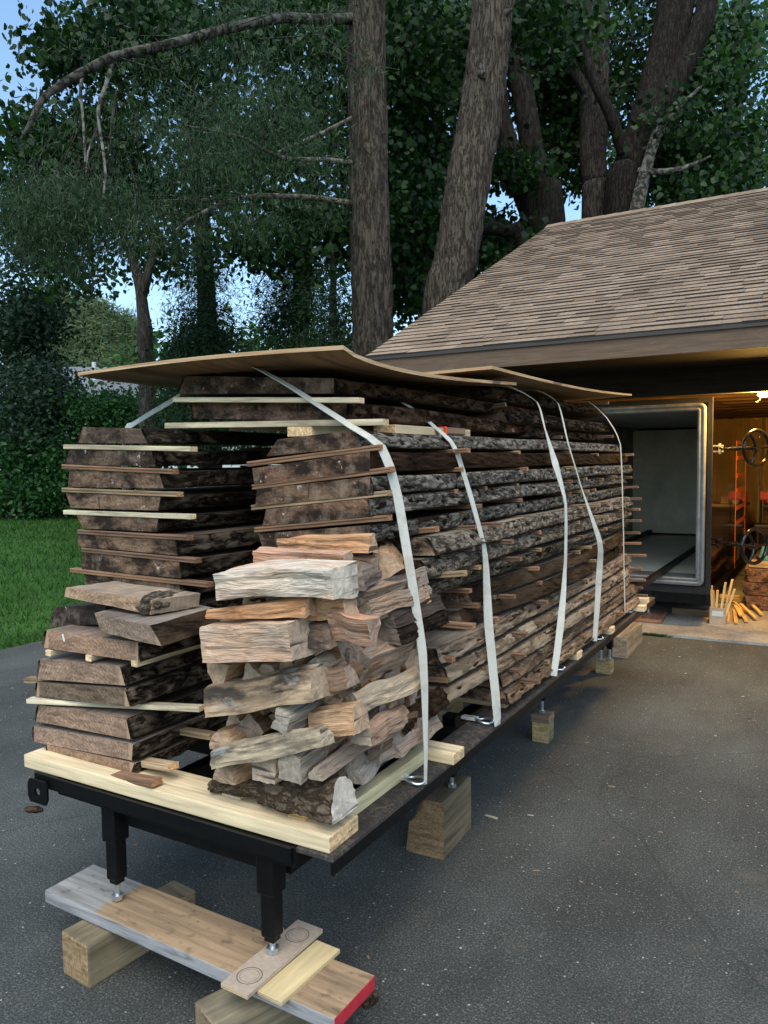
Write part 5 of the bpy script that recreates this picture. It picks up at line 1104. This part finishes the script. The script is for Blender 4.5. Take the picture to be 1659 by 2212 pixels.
cx = pY(1648, 1035, 12.0)
ch = empty('stool_chair', (cx.x+.05, 12.0, 0), label='chair with a red back pad beside the workbench', cat='chair'); RP = m_plain('red_pad', (.45, .04, .02), .5)
b = MB(); b.box(-.09, .09, -.03, .03, 1.0, 1.13, .02); b.build('backrest', RP, parent=ch); b = MB(); b.box(-.13, .13, -.28, .02, .62, .68, .02); b.build('seat', m_plain('black_seat', (.02, .02, .02), .5), parent=ch)
for x, y in ((-.1, -.25), (.1, -.25), (-.07, 0), (.07, 0)): b = MB(); b.tube([(x, y, FLZ), (x, y, .619 if y < 0 else .999)], .014, 8); b.build('leg', STEEL_BLACK, parent=ch)
mx = pY(1652, 1185, 8.85)
pl = empty('power_planer', (mx.x+.06, 8.88, .5305), label='teal power tool standing on the dark slabs behind the lower hand wheel', cat='power tool'); TEAL = m_plain('teal_shell', (.05, .22, .24), .35)
b = MB(); b.box(-.12, .10, -.05, .05, 0, .05, .012); b.tube([(-.08, 0, .05), (-.06, 0, .12), (.02, 0, .15), (.08, 0, .11)], [.03, .036, .032, .026], 14); b.build('tool_body', TEAL, parent=pl)
b = MB(); b.tube([(.02, 0, .15), (.07, 0, .17), (.12, 0, .12)], .014, 10); b.build('grip', STEEL_BLACK, parent=pl); b = MB(); b.box(-.16, .13, -.055, .055, -.0, -.0005+.0, .0) if 0 else b.tube([(-.12, -.06, .03), (-.12, -.075, .03)], .02, 12); b.build('knob', STEEL_BLACK, parent=pl)
# weeds at the concrete edge
Vw = []
for k in range(260):
    c0 = rc.choice([(1395, 1368), (1415, 1370), (1435, 1371)]); p = pZ(c0[0]+rc.gauss(0, 9), c0[1], 0); an = rc.uniform(0, 6.28); h = rc.uniform(.01, .035)
    Vw.append([(p.x-.006*math.cos(an), 7.175-.006*math.sin(an), 0), (p.x+.006*math.cos(an), 7.175+.006*math.sin(an), 0), (p.x+rc.gauss(0, .02), 7.17+rc.gauss(0, .015), h)])
bigmesh('weeds', np.array(Vw), 3, bpy.data.materials['grass_blade'], kind='stuff', label='small green weeds in the joint before the garage slab', cat='weeds')
# ================================================================== FAR HOUSE
g = NT('house_roof'); a = g.noise(g.coord(rand=False), 12, 6, .7); HR = g.fin(g.ramp(a, [(.3, (.12, .125, .135)), (.7, (.17, .175, .185))]), .9)
g = NT('siding'); z_ = g.n('SeparateXYZ', {0: g.coord(rand=False)}, out=2); w_ = g.n('Math', {0: z_, 1: 7.5}, operation='MULTIPLY'); w_ = g.n('Math', {0: w_}, operation='FRACT')
SID = g.fin(g.ramp(w_, [(0, (.35, .37, .37)), (.12, (.62, .64, .63)), (1, (.72, .74, .73))]), .7)
def ground(px, d):   # point on the ground straight below a pixel column at distance d
    p = pD(px, 1000, d); return Vector((p.x, p.y, 0))
hc = ground(200, 44); ha = math.atan2(FW.y, FW.x)
house = empty('house', (hc.x, hc.y, 0), label='far white sided house with a grey roof behind the left bushes', cat='house'); house.rotation_euler = (0, 0, ha-math.pi/2+.12)
b = MB(); b.box(-6, 12, 0, 9, 0, 5.0); b.build('wall', SID, parent=house)
b = MB(); b.add([(-6.4, -.5, 4.95), (12.4, -.5, 4.95), (12.4, 4.5, 7.5), (-6.4, 4.5, 7.5), (-6.4, 9.5, 4.95), (12.4, 9.5, 4.95), (-6.4, -.5, 5.15), (12.4, -.5, 5.15), (12.4, 4.5, 7.7), (-6.4, 4.5, 7.7), (-6.4, 9.5, 5.15), (12.4, 9.5, 5.15)],
    [(6, 7, 8, 9), (9, 8, 11, 10), (0, 1, 7, 6), (0, 3, 2, 1), (3, 4, 5, 2), (0, 6, 9, 3), (3, 9, 10, 4), (1, 2, 8, 7), (2, 5, 11, 8)])
rf_ = b.build('roof', HR, parent=house)
b = MB(); b.tube([(-.35, 2.6, 6.6), (-.35, 2.6, 7.75)], .13, 10); b.build('vent_pipe', m_plain('vent', (.5, .52, .52), .5), parent=rf_)
b = MB(); b.tube([(.55, 2.2, 6.4), (.55, 2.2, 6.85)], .08, 10); b.build('vent_pipe', STEEL_BLACK, parent=rf_)
b = MB(); b.box(-6.45, 12.45, -.62, -.5, 4.9, 5.12); b.build('gutter', m_plain('white_gutter', (.7, .72, .72), .5), parent=house)
for x in (-3, 2.5, 7):
    b = MB(); b.box(x, x+1.1, -.06, -.01, 2.6, 4.0); w_ = b.build('window', m_plain('house_window_frame', (.7, .7, .7), .5) if 'house_window_frame' not in bpy.data.materials else bpy.data.materials['house_window_frame'], parent=house)
    b = MB(); b.box(x+.08, x+1.02, -.075, -.061, 2.68, 3.92); b.build('pane', m_plain('pane', (.03, .04, .05), .1) if 'pane' not in bpy.data.materials else bpy.data.materials['pane'], parent=w_)
# ================================================================== TREES
TB = m_bark('tree_bark', 2, (.03, .026, .022), (.072, .064, .055), (.12, .108, .095), 34, True, .16)
TBS = m_bark('branch_bark', 2, (.04, .035, .03), (.12, .11, .095), (.24, .235, .21), 9, True, .8)
MAPLE = m_leaf('maple_leaf', (.004, .014, .004), (.011, .036, .008), (.036, .082, .015), .8, .28)
MAPLE2 = m_leaf('maple_leaf_light', (.018, .05, .016), (.035, .085, .025), (.08, .15, .04), .8, .4)
HEM = m_leaf('hemlock_needle', (.007, .022, .007), (.017, .044, .013), (.045, .082, .024), .9, .15)
PINE = m_leaf('pine_needle', (.05, .085, .04), (.095, .135, .06), (.17, .20, .09), .5, .15)
SHRUB = m_leaf('shrub_leaf', (.008, .035, .010), (.02, .075, .018), (.045, .13, .03), .9, .3)
DARKL = m_leaf('dark_shrub_leaf', (.006, .018, .010), (.014, .036, .020), (.035, .065, .035), .9, .2)
rgen = np.random.default_rng(12)
MAPSH = np.array([(0, 0), (.30, .10), (.55, .42), (.34, .46), (.30, .72), (0, 1.0), (-.30, .72), (-.34, .46), (-.55, .42), (-.30, .10)])
OVAL = np.array([(0, 0), (.22, .28), (.24, .6), (0, 1), (-.24, .6), (-.22, .28)])
NEED = np.array([(-.035, 0), (.035, 0), (.07, .5), (0, 1), (-.07, .5)])
def leaves(name, centres, rad, per, size, shape, mat, droop=.3, **kw):
    C = np.array([tuple(c) for c in centres]); n = len(C)*per; rad = np.broadcast_to(np.array(rad, float), (len(C),)); 
    c = np.repeat(C, per, 0); r = np.repeat(rad, per)[:, None]
    p = c+rgen.normal(0, 1, (n, 3))*r*np.array([1, 1, .55])
    s = size*rgen.uniform(.6, 1.3, n)
    az = rgen.uniform(0, 2*np.pi, n); tilt = rgen.normal(-droop, .5, n)
    u = np.stack([np.cos(az)*np.cos(tilt), np.sin(az)*np.cos(tilt), np.sin(tilt)], 1)       # leaf length direction
    q = rgen.normal(0, 1, (n, 3)); q[:, 2] *= .45; w = np.cross(u, q); w = np.cross(w, u) if False else w; w /= np.linalg.norm(w, axis=1)[:, None]+1e-9
    V = p[:, None, :]+(shape[None, :, 0, None]*w[:, None, :]+shape[None, :, 1, None]*u[:, None, :])*s[:, None, None]
    V[:, :, 2] = np.maximum(V[:, :, 2], .01)
    return bigmesh(name, V, len(shape), mat, **kw)
def ell(n, cx, cy, rx, ry, d0, d1, fill=1.0, zmin=.3):
    out = []
    while len(out) < n:
        a = rgen.uniform(0, 2*np.pi); r = math.sqrt(rgen.random())*fill; p = pD(cx+rx*r*math.cos(a), cy+ry*r*math.sin(a), rgen.uniform(d0, d1))
        if p.z > zmin: out.append(p)
        else: out.append(Vector((p.x, p.y, zmin+rgen.random()*.3)))
    return out
def trunk_mb(b, pts, rad, seed=0, n=28, step=.10, rough=.05):
    P = [Vector(p) for p in pts]; Q = []; Rr = []
    for i in range(len(P)-1):
        k = max(2, int((P[i+1]-P[i]).length/step))
        for j in range(k):
            t = j/k; p0 = P[max(i-1, 0)]; p1, p2 = P[i], P[i+1]; p3 = P[min(i+2, len(P)-1)]
            q = .5*((2*p1)+(p2-p0)*t+(2*p0-5*p1+4*p2-p3)*t*t+(3*p1-p0-3*p2+p3)*t**3); Q.append(q); Rr.append(rad[i]*(1-t)+rad[i+1]*t)
    Q.append(P[-1]); Rr.append(rad[-1])
    b.tube(Q, Rr, n, jit=lambda i, k, th: 1+rough*(1-abs(nz(math.cos(th)*4+seed, math.sin(th)*4, Q[i].z*2.2))*3)+rough*.9*nz(math.cos(th)*11, math.sin(th)*11+seed, Q[i].z*7)+.03*nz(Q[i].z*1.1, seed))
def twigs(C, anchors, T, every=2, col=(.6, .55, .5), L=1.3, r0=.013, seed=1):
    rt = random.Random(seed); b = MB()
    for c in C[::every]:
        a = min(anchors, key=lambda q: (q-c).length); d = a-c; dl = min(L*rt.uniform(.6, 1.5), d.length)
        if dl < .3: continue
        d = d.normalized(); m = c+d*dl*.5+Vector((rt.uniform(-.12, .12), rt.uniform(-.12, .12), rt.uniform(-.05, .18)))
        b.tube([c-d*.35+Vector((rt.uniform(-.25, .25), rt.uniform(-.25, .25), rt.uniform(-.25, .1))), c, m, c+d*dl], [.002, r0*.4, r0*.7, r0], 4, cap=False)
        for _ in range(2):
            e = c+Vector((rt.uniform(-.4, .4), rt.uniform(-.4, .4), rt.uniform(-.3, .2))); b.tube([m.lerp(c, rt.random()), e], [r0*.45, .002], 3, cap=False)
    if len(b.f) > 160: b.build('twigs', TBS, parent=T, color=col)
def tree(label, cat='tree', name='tree', group=None): return empty(name, (0, 0, 0), label=label, cat=cat, group=group)
def dpts(lst): return [pD(x, y, d) for x, y, d in lst]
def gbase(p): return Vector((p.x, p.y, -.05))
# 1 nearest straight trunk, hemlock, with its arching limb
D1 = 10.5
T = tree('nearest straight tall conifer trunk left of the garage, long limb arching to the left', name='hemlock_tree')
b = MB(); top = pD(788, -260, D1); t0 = pD(790, 0, D1); t1 = pD(797, 400, D1); t2 = pD(806, 740, D1)
trunk_mb(b, [top, t0, t1, t2, gbase(t2)], [.21, .245, .255, .27, .34], 1, 64, .04, .075); b.build('trunk', TB, parent=T, color=(.88, .79, .70))
b = MB(); trunk_mb(b, dpts([(770, 40, D1-.05), (690, 42, D1-.6), (600, 40, D1-1.2), (480, 65, D1-1.9), (370, 95, D1-2.3), (250, 122, D1-2.6), (190, 150, D1-2.7), (140, 178, D1-2.8), (90, 215, D1-2.9), (68, 262, D1-3), (46, 300, D1-3)]), [.07, .06, .056, .052, .05, .047, .042, .04, .034, .024, .012], 3, 14, .08, .06); b.build('limb', TBS, parent=T, color=(.48, .49, .46))
for k, (ps, r) in enumerate([([(247, 125), (228, 185), (212, 240), (222, 320), (228, 380), (222, 430)], .024), ([(182, 148), (174, 190), (178, 240), (182, 300), (184, 350)], .018), ([(216, 262), (205, 290), (190, 330), (186, 380)], .012)]):
    b = MB(); trunk_mb(b, [pD(x, y, D1-2.6) for x, y in ps], [r*(1-.12*i) for i in range(len(ps))], 5+k, 9, .1, .05); b.build('hanging_branch', TBS, parent=T, color=(1.1, 1.15, 1.1))
for k, (ps, r) in enumerate([([(760, 352), (700, 345), (620, 343), (560, 318), (530, 300), (470, 285), (400, 272)], .035), ([(560, 318), (500, 330), (440, 333)], .014), ([(765, 440), (650, 425), (520, 428), (420, 470), (380, 500)], .04), ([(770, 250), (690, 290), (600, 330)], .03)]):
    b = MB(); trunk_mb(b, [pD(x, y, D1-.1-.25*i) for i, (x, y) in enumerate(ps)], [r*(1-.11*i) for i in range(len(ps))], 9+k, 9, .1, .05); b.build('dead_branch', TBS, parent=T, color=(.95, .9, .85))
C = ell(60, 560, 120, 240, 150, 8, 11.5)+ell(80, 560, 360, 210, 160, 8.3, 12)+ell(40, 350, 260, 260, 200, 7.6, 11)+ell(70, 130, 470, 190, 110, 7.8, 10.5)+ell(80, 150, 420+40, 150, 70, 8, 10)+ell(40, 420, 480, 160, 90, 8.5, 12)
leaves('foliage', C, .24, 85, .075, NEED, HEM, .9, parent=T)
twigs(C, dpts([(790, 0, D1), (797, 400, D1), (800, 600, D1), (480, 65, D1-1.9), (250, 122, D1-2.6), (560, 318, D1-.8), (520, 428, D1-.8)]), T, 4, (.5, .47, .43), 1.0, .007)
C = ell(46, 120, 470, 130, 60, 8, 10)+ell(30, 500, 300, 200, 100, 8.5, 11); leaves('foliage', C, .20, 220, .07, NEED, HEM, .9, parent=T)
# 2 second big trunk, leaning
D2 = 11.2
T = tree('big leaning pine trunk beside the garage roof edge, thick grey brown bark', name='pine_tree')
b = MB(); t2 = pD(960, 700, D2); trunk_mb(b, [pD(1082, -260, D2), pD(1066, 0, D2), pD(1040, 230, D2), pD(1010, 400, D2), pD(985, 560, D2), t2, gbase(t2)], [.26, .285, .295, .305, .305, .31, .36], 2, 64, .04, .07); b.build('trunk', TB, parent=T, color=(1.02, .93, .83))
b = MB(); b.tube([pD(1086, 30, D2-.2), pD(1108, 20, D2-.25)], [.06, .02], 10); b.build('branch_stub', TB, parent=T); b = MB(); b.tube([pD(1040, 160, D2-.28), pD(1046, 162, D2-.36)], [.07, .04], 10); b.build('branch_stub', TB, parent=T)
C = ell(50, 900, 60, 200, 90, 12.5, 15)+ell(40, 880, 300, 60, 200, 13, 15.5)+ell(20, 1150, 40, 120, 60, 12.5, 14.5); leaves('foliage', C, .40, 110, .11, MAPSH, MAPLE, .25, parent=T)
# 3.. maples behind the garage: trunks and crowns
def forktree(label, trunks, crown, leafmat, size, per, rad, name='maple_tree', sh=MAPSH, col=(1, 1, 1), group='trees behind the garage', rough=.05, droop=.25, stub=None):
    T = tree(label, name=name, group=group)
    for k, (pts, r) in enumerate(trunks):
        P = dpts(pts)
        if k == 0: P = P+[gbase(P[-1])]; r = r+[r[-1]*1.2]
        b = MB(); trunk_mb(b, P, r, k*3+len(label), 22, .14, rough); b.build('trunk' if k == 0 else 'limb', TB, parent=T, color=col)
    if crown: twigs(crown, [v for pts, r in trunks for v in dpts(pts)], T, 2, seed=len(label))
    if crown: leaves('foliage', crown, rad, per, size, sh, leafmat, droop, parent=T)
    return T
dk = (.32, .30, .28)
forktree('maple whose trunk splits low into two, behind the ridge right of the leaning pine', [([(1120, -60, 17), (1118, 120, 17), (1135, 230, 17), (1150, 330, 17), (1165, 400, 17), (1178, 480, 17)], [.22, .24, .24, .26, .30, .42]),
    ([(1070, 130, 17), (1078, 250, 17), (1100, 330, 17), (1135, 410, 17), (1160, 480, 17)], [.2, .24, .27, .30, .3])],
    ell(60, 1040, 120, 130, 130, 17.2, 19.5)+ell(26, 1150, 90, 110, 90, 17.2, 19)+ell(12, 1105, 365, 45, 30, 16, 17)+ell(14, 1075, 520, 60, 50, 17.5, 19)+ell(60, 900, 250, 70, 220, 16, 19)+ell(40, 890, 520, 60, 110, 16, 19), MAPLE, 0.13, 64, 0.34, col=dk)
forktree('straight dark tree trunk behind the ridge, right of the sky gap', [([(1290, -80, 18), (1287, 100, 18), (1283, 240, 18), (1280, 330, 18), (1286, 400, 18), (1290, 470, 18)], [.26, .30, .34, .30, .28, .36]),
    ([(1200, -20, 17.8), (1225, 120, 17.8), (1270, 200, 17.9)], [.08, .12, .14])],
    ell(75, 1250, 90, 140, 150, 18.2, 20.5)+ell(30, 1215, 330, 60, 90, 18.3, 20)+ell(24, 1190, 250, 70, 80, 18.3, 20), MAPLE, 0.13, 64, 0.34, col=(.7, .66, .62))
T = forktree('dark maple with wide forking limbs and a pale broken limb, behind the ridge', [([(1460, -90, 17.4), (1448, 40, 17.4), (1415, 190, 17.4), (1385, 300, 17.4), (1360, 370, 17.4), (1345, 460, 17.4)], [.30, .34, .36, .40, .38, .42]),
    ([(1535, -60, 17), (1520, 40, 17), (1475, 150, 17.1), (1430, 240, 17.2), (1395, 320, 17.3)], [.2, .22, .24, .26, .22]), ([(1250, -10, 17), (1262, 90, 17), (1282, 170, 17), (1320, 250, 17), (1345, 330, 17.2)], [.08, .1, .11, .13, .12]), ([(1500, -60, 17.2), (1475, 60, 17.2), (1450, 160, 17.3)], [.12, .15, .18])],
    ell(60, 1430, 120, 180, 170, 17.6, 20)+ell(50, 1560, 300, 140, 170, 16, 19)+ell(34, 1500, 390, 120, 50, 17.6, 19)+ell(18, 1440, 350, 40, 60, 17.5, 19), MAPLE, 0.13, 64, 0.34, col=dk)
b = MB(); trunk_mb(b, dpts([(1362, 520, 17.0), (1378, 440, 16.9), (1397, 360, 16.8), (1425, 275, 16.7), (1455, 245, 16.6), (1485, 215, 16.5), (1518, 184, 16.4)]), [.17, .15, .125, .105, .072, .05, .022], 8, 12, .12, .06); b.build('broken_limb', TBS, parent=T, color=(1.0, 1.0, .98))
b = MB(); trunk_mb(b, dpts([(1380, 370, 16.9), (1430, 372, 16.6), (1480, 362, 16.5), (1535, 338, 16.4)]), [.08, .07, .055, .02], 8, 10, .12, .06); b.build('dead_branch', TBS, parent=T, color=(.9, .9, .9))
forktree('light leafy maple at the far right edge, beyond the dark forked one', [([(1600, -60, 24), (1590, 200, 24), (1580, 420, 24)], [.2, .22, .25])],
    ell(90, 1580, 200, 120, 230, 21, 27)+ell(60, 1430, 360, 130, 90, 22, 27)+ell(30, 1560, 420, 110, 40, 20, 24)+ell(16, 1250, 300, 100, 120, 23, 27), MAPLE2, .16, 60, .6)
forktree('low maple between the two near trunks, limb running down behind the roof', [([(900, 420, 15.5), (930, 470, 15.5), (1010, 490, 15.5), (1090, 500, 15.5), (1130, 560, 15.5)], [.10, .13, .14, .12, .14]), ([(700, 440, 15.5), (800, 415, 15.5), (900, 440, 15.5)], [.06, .1, .12])],
    ell(46, 900, 440, 70, 160, 14.5, 17)+ell(34, 1080, 560, 100, 70, 15.5, 18)+ell(16, 880, 640, 30, 70, 15, 17), MAPLE, 0.13, 64, 0.34, col=dk)
# left: maple crown reaching into the sky at the top left
forktree('maple behind the arching limb, its leaves edging the open sky at the top left', [([(420, -60, 18.5), (410, 150, 18.5), (420, 320, 18.5), (440, 520, 18.8), (450, 760, 19)], [.12, .15, .17, .2, .24])],
    ell(60, 280, 80, 170, 80, 13, 16)+ell(9, 135, 130, 35, 35, 13.5, 15)+ell(60, 330, 300, 220, 150, 13.5, 16.5)+ell(34, 80, 330, 100, 90, 13.5, 16)+ell(60, 560, 60, 220, 100, 14, 17)+ell(60, 640, 330, 140, 200, 14, 17)+ell(40, 600, 520, 170, 90, 14, 17), MAPLE, 0.13, 64, 0.34, group='trees left of the garage', col=(.7, .66, .6))
forktree('pale leafed crown behind the left trees', [([(690, -60, 22), (680, 300, 22), (650, 760, 22)], [.15, .18, .2])],
    ell(90, 490, 200, 270, 220, 20, 25)+ell(60, 850, 300, 140, 330, 20, 25)+ell(40, 300, 420, 200, 60, 20, 25)+ell(30, 60, 420, 80, 110, 20, 25), MAPLE, 0.16, 50, 0.45, group='trees left of the garage')
# small forked tree seen against the bright gap
forktree('slim tree forking in a V against the bright gap at the left', [([(262, 500, 20), (285, 560, 20), (300, 610, 20), (310, 680, 20), (315, 760, 20)], [.07, .10, .13, .16, .2]), ([(338, 495, 19.9), (330, 550, 19.9), (318, 600, 19.9), (308, 640, 20)], [.06, .09, .11, .12]), ([(300, 495, 19.9), (290, 540, 19.9), (295, 590, 20)], [.03, .04, .05])],
    ell(12, 250, 540, 150, 60, 20.4, 23)+ell(12, 360, 550, 80, 60, 20.4, 23)+ell(7, 160, 600, 60, 40, 20.4, 22), MAPLE, 0.16, 50, 0.45, group='trees left of the garage', col=(.9, .88, .85))
# dark hemlocks standing in the middle
for lb, x, yt, rx, d, cnt in [('tall dark hemlock filling the gap left of the nearest trunk', 640, 470, 130, 17, 150), ('rounded dark hemlock right of the slim forked tree', 440, 560, 100, 18, 120), ('dark hemlock beside the nearest trunk with sparse lower boughs', 720, 560, 60, 14.5, 50)]:
    T = tree(lb, name='hemlock_tree', group='trees left of the garage'); p = pD(x, 900, d); b = MB(); trunk_mb(b, [pD(x, yt-40, d), p, gbase(p)], [.03, .13, .15], 3, 12, .3); b.build('trunk', TB, parent=T, color=dk)
    C = []
    for k in range(cnt):
        f = rgen.random()**.7; a = rgen.uniform(-1, 1); C.append(pD(x+rx*a*(.12+.88*f), yt+(960-yt)*f, d+rgen.uniform(-1.2, 1.2)*(.3+.7*f)))
    leaves('foliage', C, .36, 260, .11, NEED, HEM, .6, parent=T); leaves('foliage', C[::3], .3, 90, .10, OVAL, DARKL, .5, parent=T)
# left edge dark masses
for lb, els, mat, d, sz, per in [
    ('dark broad leaved tree at the left edge above the lawn', [(70, 600, 90, 130), (40, 750, 60, 90), (55, 870, 50, 70), (40, 950, 60, 70)], DARKL, (24, 27), .17, 170),
    ('dark shrub in front of the white house wall', [(95, 850, 30, 50), (100, 950, 60, 40)], DARKL, (23, 25), .15, 150),
    ('bright green bush right of the white house wall', [(235, 895, 35, 22), (320, 930, 50, 40)], SHRUB, (23, 25), .15, 170),
    ('dark green thicket behind the stacks at the left', [(90, 1010, 130, 60), (230, 985, 110, 35), (390, 920, 70, 60), (60, 1060, 110, 40), (180, 1050, 60, 40)], SHRUB, (23, 26), .16, 170)]:
    T = tree(lb, 'shrub' if 'tree' not in lb else 'tree', 'shrub' if 'tree' not in lb else 'broadleaf_tree', 'bushes at the lawn edge'); C = []
    for e in els: C += ell(30, *e, *d)
    p = C[0]; b = MB(); trunk_mb(b, [p, gbase(p)+Vector((.2, 0, 0))], [.04, .09], 2, 8, .4); b.build('stem', TB, parent=T, color=dk)
    leaves('foliage', C, .5, per, sz, OVAL, mat, .2, parent=T)
# undergrowth strip
C = [Vector((x, y, rgen.uniform(.05, .5))) for x, y in ((lambda q: (q.x, q.y))(ground(rgen.uniform(-120, 480), rgen.uniform(23.5, 26))) for _ in range(240))]
leaves('undergrowth', C, .4, 130, .15, OVAL, SHRUB, -.3, kind='stuff', label='dense dark undergrowth along the back edge of the lawn', cat='undergrowth')
# far pines behind the house
for k, (x, yt, w, d) in enumerate([(200, 655, 62, 62), (130, 640, 60, 66), (262, 690, 50, 64), (60, 660, 60, 64)]):
    T = tree(['tallest rounded pine rising behind the far house roof', 'pine behind the far house, left of the tallest', 'lower pine right of the tallest behind the far house', 'pine half hidden at the left edge behind the far house'][k], name='pine_tree', group='pines behind the far house')
    p = pD(x, 860, d); b = MB(); trunk_mb(b, [pD(x, yt, d), p, gbase(p)], [.08, .35, .45], 3, 10, 1); b.build('trunk', TB, parent=T)
    C = []
    for j in range(150):
        f = rgen.random(); a = rgen.uniform(-1, 1); C.append(pD(x+w*a*math.sqrt(.08+.92*f)*1.0, yt+(850-yt)*f, d+rgen.uniform(-2.5, 2.5)*math.sqrt(f)))
    leaves('foliage', C, .75, 120, .48, NEED, PINE, -.5, parent=T)
# distant wood closing the view
C = []
for k in range(420):
    x = rgen.uniform(-500, 2200); p = pD(x, 1000, rgen.uniform(45, 60) if x > 330 else rgen.uniform(75, 90)); C.append(Vector((p.x, p.y, rgen.random()**.8*(9 if x > 330 else 7))))
leaves('distant_wood', C, 1.6, 150, .55, OVAL, MAPLE2, .2, kind='stuff', label='distant green wood closing the view behind the trees', cat='wood')
# ================================================================== LIGHT
wd_ = bpy.data.worlds.new('World'); S.world = wd_; wd_.use_nodes = True; nt = wd_.node_tree; nt.nodes.clear()
sky = nt.nodes.new('ShaderNodeTexSky'); sky.sky_type = 'NISHITA'; sky.sun_disc = False
SUN_EL, SUN_AZ = math.radians(58), math.radians(152)      # azimuth of the sun clockwise from +Y
sky.sun_elevation = SUN_EL; sky.sun_rotation = SUN_AZ; sky.air_density = 1.0; sky.dust_density = 1.8; sky.ozone_density = 1.0
bg = nt.nodes.new('ShaderNodeBackground'); bg.inputs[1].default_value = .15; wo = nt.nodes.new('ShaderNodeOutputWorld')
mxw = nt.nodes.new('ShaderNodeMix'); mxw.data_type = 'RGBA'; mxw.blend_type = 'MULTIPLY'; mxw.inputs[0].default_value = 1; mxw.inputs[7].default_value = (.93, 1.06, 1.08, 1); nt.links.new(sky.outputs[0], mxw.inputs[6]); nt.links.new(mxw.outputs[2], bg.inputs[0]); nt.links.new(bg.outputs[0], wo.inputs[0])
sd_ = bpy.data.lights.new('sun', 'SUN'); sd_.energy = 1.2; sd_.angle = math.radians(60); sd_.color = (1, .95, .84); so = bpy.data.objects.new('sun', sd_); COL.objects.link(so)
dirv = Vector((math.sin(SUN_AZ)*math.cos(SUN_EL), math.cos(SUN_AZ)*math.cos(SUN_EL), math.sin(SUN_EL))); so.rotation_euler = dirv.to_track_quat('Z', 'Y').to_euler(); so.location = (0, 0, 20)
S.render.engine = 'CYCLES'; S.view_settings.view_transform = 'Standard'; S.view_settings.look = 'None'; S.view_settings.exposure = .92; S.view_settings.gamma = 1; S.view_settings.use_curve_mapping = False
S.render.resolution_x = 768; S.render.resolution_y = 1024
S.cycles.max_bounces = 8; S.cycles.transparent_max_bounces = 4
